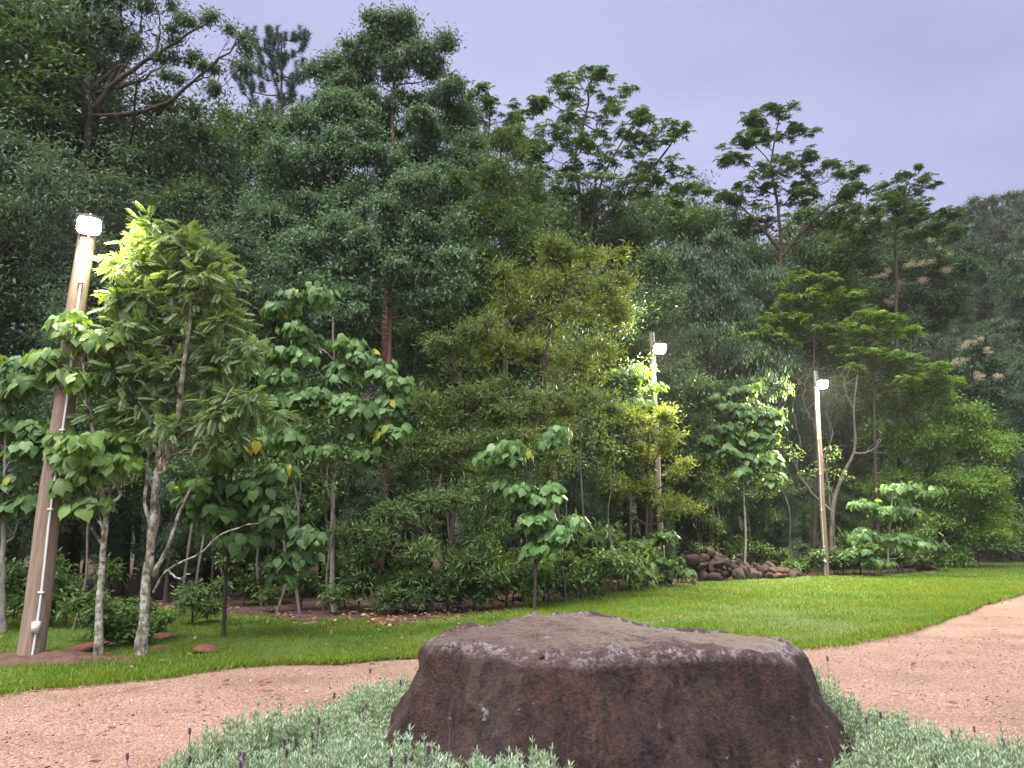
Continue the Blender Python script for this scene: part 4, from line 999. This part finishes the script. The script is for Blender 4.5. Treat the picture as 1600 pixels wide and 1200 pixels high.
def boulder():
    T = np.array([onz(*p) for p in TOP]); C = np.array([.55, 5.0, 0])
    n, th = 330, None
    d = T - C; a = np.arctan2(d[:, 1], d[:, 0]); o_ = np.argsort(a); a, T = a[o_], T[o_]
    A = np.linspace(-math.pi, math.pi, n, endpoint=False)
    aa = np.r_[a[-4:] - 2 * math.pi, a, a[:4] + 2 * math.pi]; TT = np.vstack([T[-4:], T, T[:4]])
    rim = np.stack([np.interp(A, aa, TT[:, k]) for k in range(3)], -1)
    for _ in range(3): rim = (np.roll(rim, 1, 0) + 2 * rim + np.roll(rim, -1, 0)) / 4
    out = nrm((rim - C) * np.array([1, 1, 0]))
    rings, rv = [], []
    ctr = np.array([C[0], C[1], 1.02])
    for f in np.linspace(.03, .985, 26):
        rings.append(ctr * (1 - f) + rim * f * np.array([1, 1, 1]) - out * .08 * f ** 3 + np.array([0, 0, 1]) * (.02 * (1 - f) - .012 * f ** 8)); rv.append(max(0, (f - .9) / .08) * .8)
    for s_ in np.linspace(0, 1, 110):
        drop = rim[:, 2:3] * s_ ** 1.02
        rnd = .08 * (1 - (1 - min(s_ / .08, 1)) ** 2) ** .5
        fl = .03 * s_ ** .5 + .50 * s_ ** 1.3
        wv = .06 * np.sin(A * 5 + 1.3)[:, None] * s_ + .04 * np.sin(A * 11 + .4)[:, None] * s_
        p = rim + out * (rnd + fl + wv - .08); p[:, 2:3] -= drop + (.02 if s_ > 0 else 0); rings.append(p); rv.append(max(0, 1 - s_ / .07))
    V = np.array(rings); k = len(rings)
    for i in range(k):
        for j in range(n):
            p = V[i, j]
            big = noise.fractal((p[0] * 1.7, p[1] * 1.7, p[2] * 1.3), 1.0, 2.1, 3)
            fine = noise.fractal((p[0] * 7, p[1] * 7, p[2] * 4.5), .9, 2.1, 5)
            rg = noise.ridged_multi_fractal((p[0] * 3.1, p[1] * 3.1, p[2] * 2.0), .9, 2.2, 5, 1.0, 2.0) - 1.1
            side = 1.0 if i >= 26 else .35
            nv = out[j] if i >= 28 else np.array([0, 0, 1.0])
            V[i, j] = p + nv * (big * .05 * side + fine * .02 * (side + .2) + rg * .017 * (side + .1))
    # notch behind the corner, as a spur that steps back
    X = V.reshape(-1, 3)
    m = MB(); ii, jj = np.meshgrid(np.arange(k - 1), np.arange(n), indexing='ij'); q0, q1 = ii * n + jj, ii * n + (jj + 1) % n
    cpt = V[0].mean(0)
    m.add(np.vstack([X, cpt]), np.stack([q0, q0 + n, q1 + n, q1], -1).reshape(-1, 4))
    m.F3.append(np.array([(k * n, (j + 1) % n, j) for j in range(n)])[:, ::-1])
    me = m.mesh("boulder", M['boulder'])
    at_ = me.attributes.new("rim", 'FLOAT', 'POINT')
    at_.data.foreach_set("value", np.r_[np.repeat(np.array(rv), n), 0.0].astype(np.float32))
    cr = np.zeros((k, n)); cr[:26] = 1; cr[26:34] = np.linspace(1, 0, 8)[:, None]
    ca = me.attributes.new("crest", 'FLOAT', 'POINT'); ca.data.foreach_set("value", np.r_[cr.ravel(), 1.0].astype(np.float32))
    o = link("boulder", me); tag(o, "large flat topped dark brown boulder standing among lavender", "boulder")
boulder()

# ------------------------------------------------------------------ lavender
def lavender(seed):
    r = np.random.default_rng(seed)
    t = thing("lavender_bush", "x", "shrub", (0, 0, 0), "lavender bushes round the boulder")
    ms, ml, mf = MB(), MB(), MB()
    lp, la_, ln, lsz = [], [], [], []
    for i in range(230):
        a, rr = r.uniform(0, 6.283), .36 * math.sqrt(r.random())
        b = np.array([math.cos(a) * rr * .5, math.sin(a) * rr * .5, 0])
        h = .54 * math.sqrt(max(.05, 1 - (rr / .46) ** 2)) + r.uniform(-.03, .1)
        tip = np.array([math.cos(a) * rr, math.sin(a) * rr, h]) + r.normal(size=3) * .012
        P = smooth_path([b, (b + tip) / 2 + np.array([math.cos(a), math.sin(a), 0]) * rr * .18, tip], 9)
        tube(ms, P[3:], np.linspace(.003, .002, 6), 3, cap=False)
        for k in range(11):
            f = 3.6 + 4.4 * k / 10; q = P[min(int(f), 7)] + (P[min(int(f), 7) + 1] - P[min(int(f), 7)]) * min(f - int(f), 1)
            tw = r.uniform(0, 6.28)
            for w in range(4):
                an = tw + w * 1.571
                lp.append(q); la_.append((math.cos(an) * .75, math.sin(an) * .75, .75 + .5 * k / 10)); ln.append((-math.cos(an), -math.sin(an), .8)); lsz.append(r.uniform(.032, .052) * (1.1 - .35 * k / 10))
        if r.random() < .006:
            e = tip + np.array([r.normal() * .02, r.normal() * .02, .09 + .08 * r.random()])
            m = MB(); tube(m, [tip, e], [.0022, .002], 3, cap=False)
            for k in range(16):
                an = k * 2.4; z = e - (e - tip) * .0 + np.array([0, 0, .002 * k])
                scatter(m, T_oval(.8), z[None], frames(np.array([[math.cos(an), math.sin(an), 1.0]]), np.array([[-math.cos(an), -math.sin(an), .6]])), np.array([.014]))
            link("flower_spike", m.mesh("flower_spike", M['lavfl'], False), t)
    link("stems", ms.mesh("stems", M['lav']), t, kind="stuff")
    scatter(ml, T_lance(.24), np.array(lp), frames(np.array(la_), np.array(ln)), np.array(lsz))
    link("foliage", ml.mesh("foliage", M['lav'], False), t, kind="stuff")
    return t
lav = [lavender(s_) for s_ in (1, 2, 3)]
def in_boulder(x, y):
    return ((x - .60) / 1.53) ** 4 + ((y - 4.95) / 1.15) ** 4 < 1
lsp, tries = [], 0
LAVZ = [((-1.9, 3.2), (-.72, 6.0)), ((1.75, 3.4), (3.4, 6.0)), ((-1.2, 3.1), (.05, 4.15))]
while len(lsp) < 60 and tries < 6000:
    tries += 1
    (x0, y0), (x1, y1) = LAVZ[RNG.integers(3)]
    x, y = RNG.uniform(x0, x1), RNG.uniform(y0, y1)
    if in_boulder(x, y): continue
    # outer outline of the bed (oval)
    if x < .5 and x < np.interp(y, [3.0, 4.0, 4.6, 5.2, 6.0], [-1.5, -1.42, -1.3, -1.1, -.8]): continue
    if x > .5 and x > np.interp(y, [3.0, 4.2, 4.6, 5.1, 5.6, 6.0], [2.8, 2.55, 2.4, 2.25, 2.15, 2.05]): continue
    if all((x - a) ** 2 + (y - b_) ** 2 > .27 ** 2 for a, b_ in lsp): lsp.append((x, y))
for i, (x, y) in enumerate(lsp):
    lab = "grey green lavender bush with few purple spikes " + ("on the leaning pole side of the boulder" if x < .5 else "on the far lamp side of the boulder")
    lab = "grey green lavender bush " + (("before the boulder's pole side corner" if y < 4.2 and x > -.9 else "against the boulder's leaning pole side" if x > -1.05 else "by the gravel on the leaning pole side") if x < .5 else
        ("against the boulder on its far lamp side" if x < 2.15 else "at the gravel edge on the far lamp side")) + (", farther back" if y > 5.0 else ", mid bed" if y > 4.1 else ", nearer")
    s_ = RNG.uniform(.85, 1.15); sc = (s_ * 1.05, s_ * 1.05, s_ * RNG.uniform(.9, 1.12))
    if i < 3: o = lav[i]; o.location, o.rotation_euler, o.scale = (x, y, 0.02), (0, 0, RNG.uniform(0, 6)), sc; o["label"] = lab
    else: copy_tree(lav[i % 3], (x, y, .02), RNG.uniform(0, 6.28), sc, lab)
# garden bed under them
mb = MB(); an = np.linspace(0, 2 * math.pi, 64, endpoint=False)
ring = np.c_[.5 + np.cos(an) * 1.95, 4.3 + np.sin(an) * 1.75, np.full(64, .05)]
mb.add(np.vstack([ring, [.5, 4.3, .07]]), [(j, (j + 1) % 64, 64) for j in range(64)])
link("garden_bed_ground", mb.mesh("garden_bed_ground", M['bed']), kind="structure")

# ------------------------------------------------------------------ stones
M['rubble'] = rough_mat("rubble_stone", [(.3, (.03, .02, .018)), (.55, (.07, .048, .042)), (.75, (.13, .095, .085))], 5, bump=.5, blotch=((.2, .165, .14), 7, .66))
M['redrock'] = rough_mat("red_clay_rock", [(.3, (.10, .05, .032)), (.6, (.20, .095, .06)), (.8, (.28, .15, .10))], 6, bump=.5)
def stone(seed, mat, flat=.75):
    r = np.random.default_rng(seed); bm = []
    import bmesh
    b = bmesh.new(); bmesh.ops.create_icosphere(b, subdivisions=3, radius=1)
    pl = [(nrm(r.normal(size=3)), r.uniform(.55, .85)) for _ in range(9)]
    for v in b.verts:
        p = np.array(v.co)
        for nn, dd in pl:
            e = p @ nn - dd
            if e > 0: p = p - nn * e * .9
        p *= 1 + .07 * noise.noise((p[0] * 3 + seed, p[1] * 3, p[2] * 3)); p[2] *= flat; v.co = p
    me = bpy.data.meshes.new("stone"); b.to_mesh(me); b.free(); me.materials.append(mat)
    me.polygons.foreach_set("use_smooth", np.ones(len(me.polygons), bool))
    return me
ST = [stone(s_, M['rubble']) for s_ in range(5)]
RL, RG = "dark angular stone in the rubble heap between the middle and far lamps", "stones of the rubble heap"
for i in range(120):
    u = 1068 + 178 * RNG.random(); f = (u - 1072) / 172
    D = np.interp(u, [1070, 1240], [28.4, 31.8]) + RNG.normal() * .5
    hmax = 1.0 * math.exp(-((u - 1125) / 75) ** 2) + .15
    s_ = RNG.uniform(.12, .34)
    x = ground_x(u, D); back = RNG.random()
    o = link("rubble_stone", ST[RNG.integers(5)], loc=(x, D + .9 * back, s_ * .4 + hmax * back * RNG.uniform(.4, 1)))
    o.rotation_euler = tuple(RNG.uniform(0, 6.28, 3)); o.scale = (s_ * RNG.uniform(.8, 1.3), s_, s_ * RNG.uniform(.7, 1.1)); tag(o, RL, "stone", RG)
RST = [stone(s_ + 20, M['redrock'], .6) for s_ in range(3)]
for u, v, s_, lab in [(812, 938, .34, "rounded brown stone at the wood edge behind the boulder"), (792, 940, .2, "small brown stone touching the rounded stone behind the boulder"), (1078, 913, .34, "flat brown stone in the grass before the rubble heap"),
                      (1446, 893, .5, "reddish stone at the lawn corner by the rounded leafy tree"), (322, 1024, .2, "dark flat stone on the lawn beyond the lichened trunk"), (248, 1018, .11, "small round stone by the lichened trunk's foot"),
                      (256, 1003, .2, "dark earthy stone behind the lichened trunk's foot"), (1215, 905, .4, "dark stone ending the rubble heap near the far lamp")]:
    p = onz(u, v); o = link("stone", RST[RNG.integers(3)], loc=(p[0], p[1], s_ * .25)); o.scale = (s_ * 1.2, s_, s_ * .9); o.rotation_euler = (0, 0, RNG.uniform(0, 6)); tag(o, lab, "stone")
# slanting clay slab and the dirt mound by the pole foot
p = onz(140, 1026); o = link("rock_slab", RST[0], loc=(p[0] - .15, p[1], .07)); o.scale = (.42, .2, .16); o.rotation_euler = (0, math.radians(-12), .15); tag(o, "slanting red brown rock slab between the leaning pole and slim pale trunk", "rock")
mb = MB(); nn = 40
gx, gy = np.meshgrid(np.linspace(-1, 1, nn), np.linspace(-1, 1, nn), indexing='ij')
rr = np.clip(1 - gx ** 2 - gy ** 2, 0, 1)
gz = np.array([[.10 * rr[i, j] * (1 + .5 * noise.noise((gx[i, j] * 3, gy[i, j] * 3, 0))) + .05 * rr[i, j] * noise.noise((gx[i, j] * 11, gy[i, j] * 11, 4)) for j in range(nn)] for i in range(nn)])
q = np.arange(nn - 1)[:, None] * nn + np.arange(nn - 1)
pm = onz(60, 1036)
mb.add(np.c_[pm[0] + gx.ravel() * 1.5, pm[1] + gy.ravel() * .75, gz.ravel() + .006], np.stack([q, q + nn, q + nn + 1, q + 1], -1).reshape(-1, 4))
M['dirt'] = rough_mat("bare_dirt", [(.3, (.07, .04, .028)), (.7, (.17, .10, .07))], 7, bump=.8)
link("dirt_mound_ground", mb.mesh("dirt_mound_ground", M['dirt']), kind="structure")

# ------------------------------------------------------------------ thin haze, added to lift the blacks; also fades the hill
mh, nh, lh = new_mat("added_haze")
pv = nh.new("ShaderNodeVolumePrincipled"); oh = nh.new("ShaderNodeOutputMaterial")
pv.inputs["Color"].default_value = (.93, .95, 1.0, 1); pv.inputs["Density"].default_value = .0003; pv.inputs["Anisotropy"].default_value = .2
lh.new(pv.outputs["Volume"], oh.inputs["Volume"])
mb = MB(); box(mb, (0, 60, 42), (900, 420, 86)); link("haze", mb.mesh("haze", mh, False), kind="stuff")
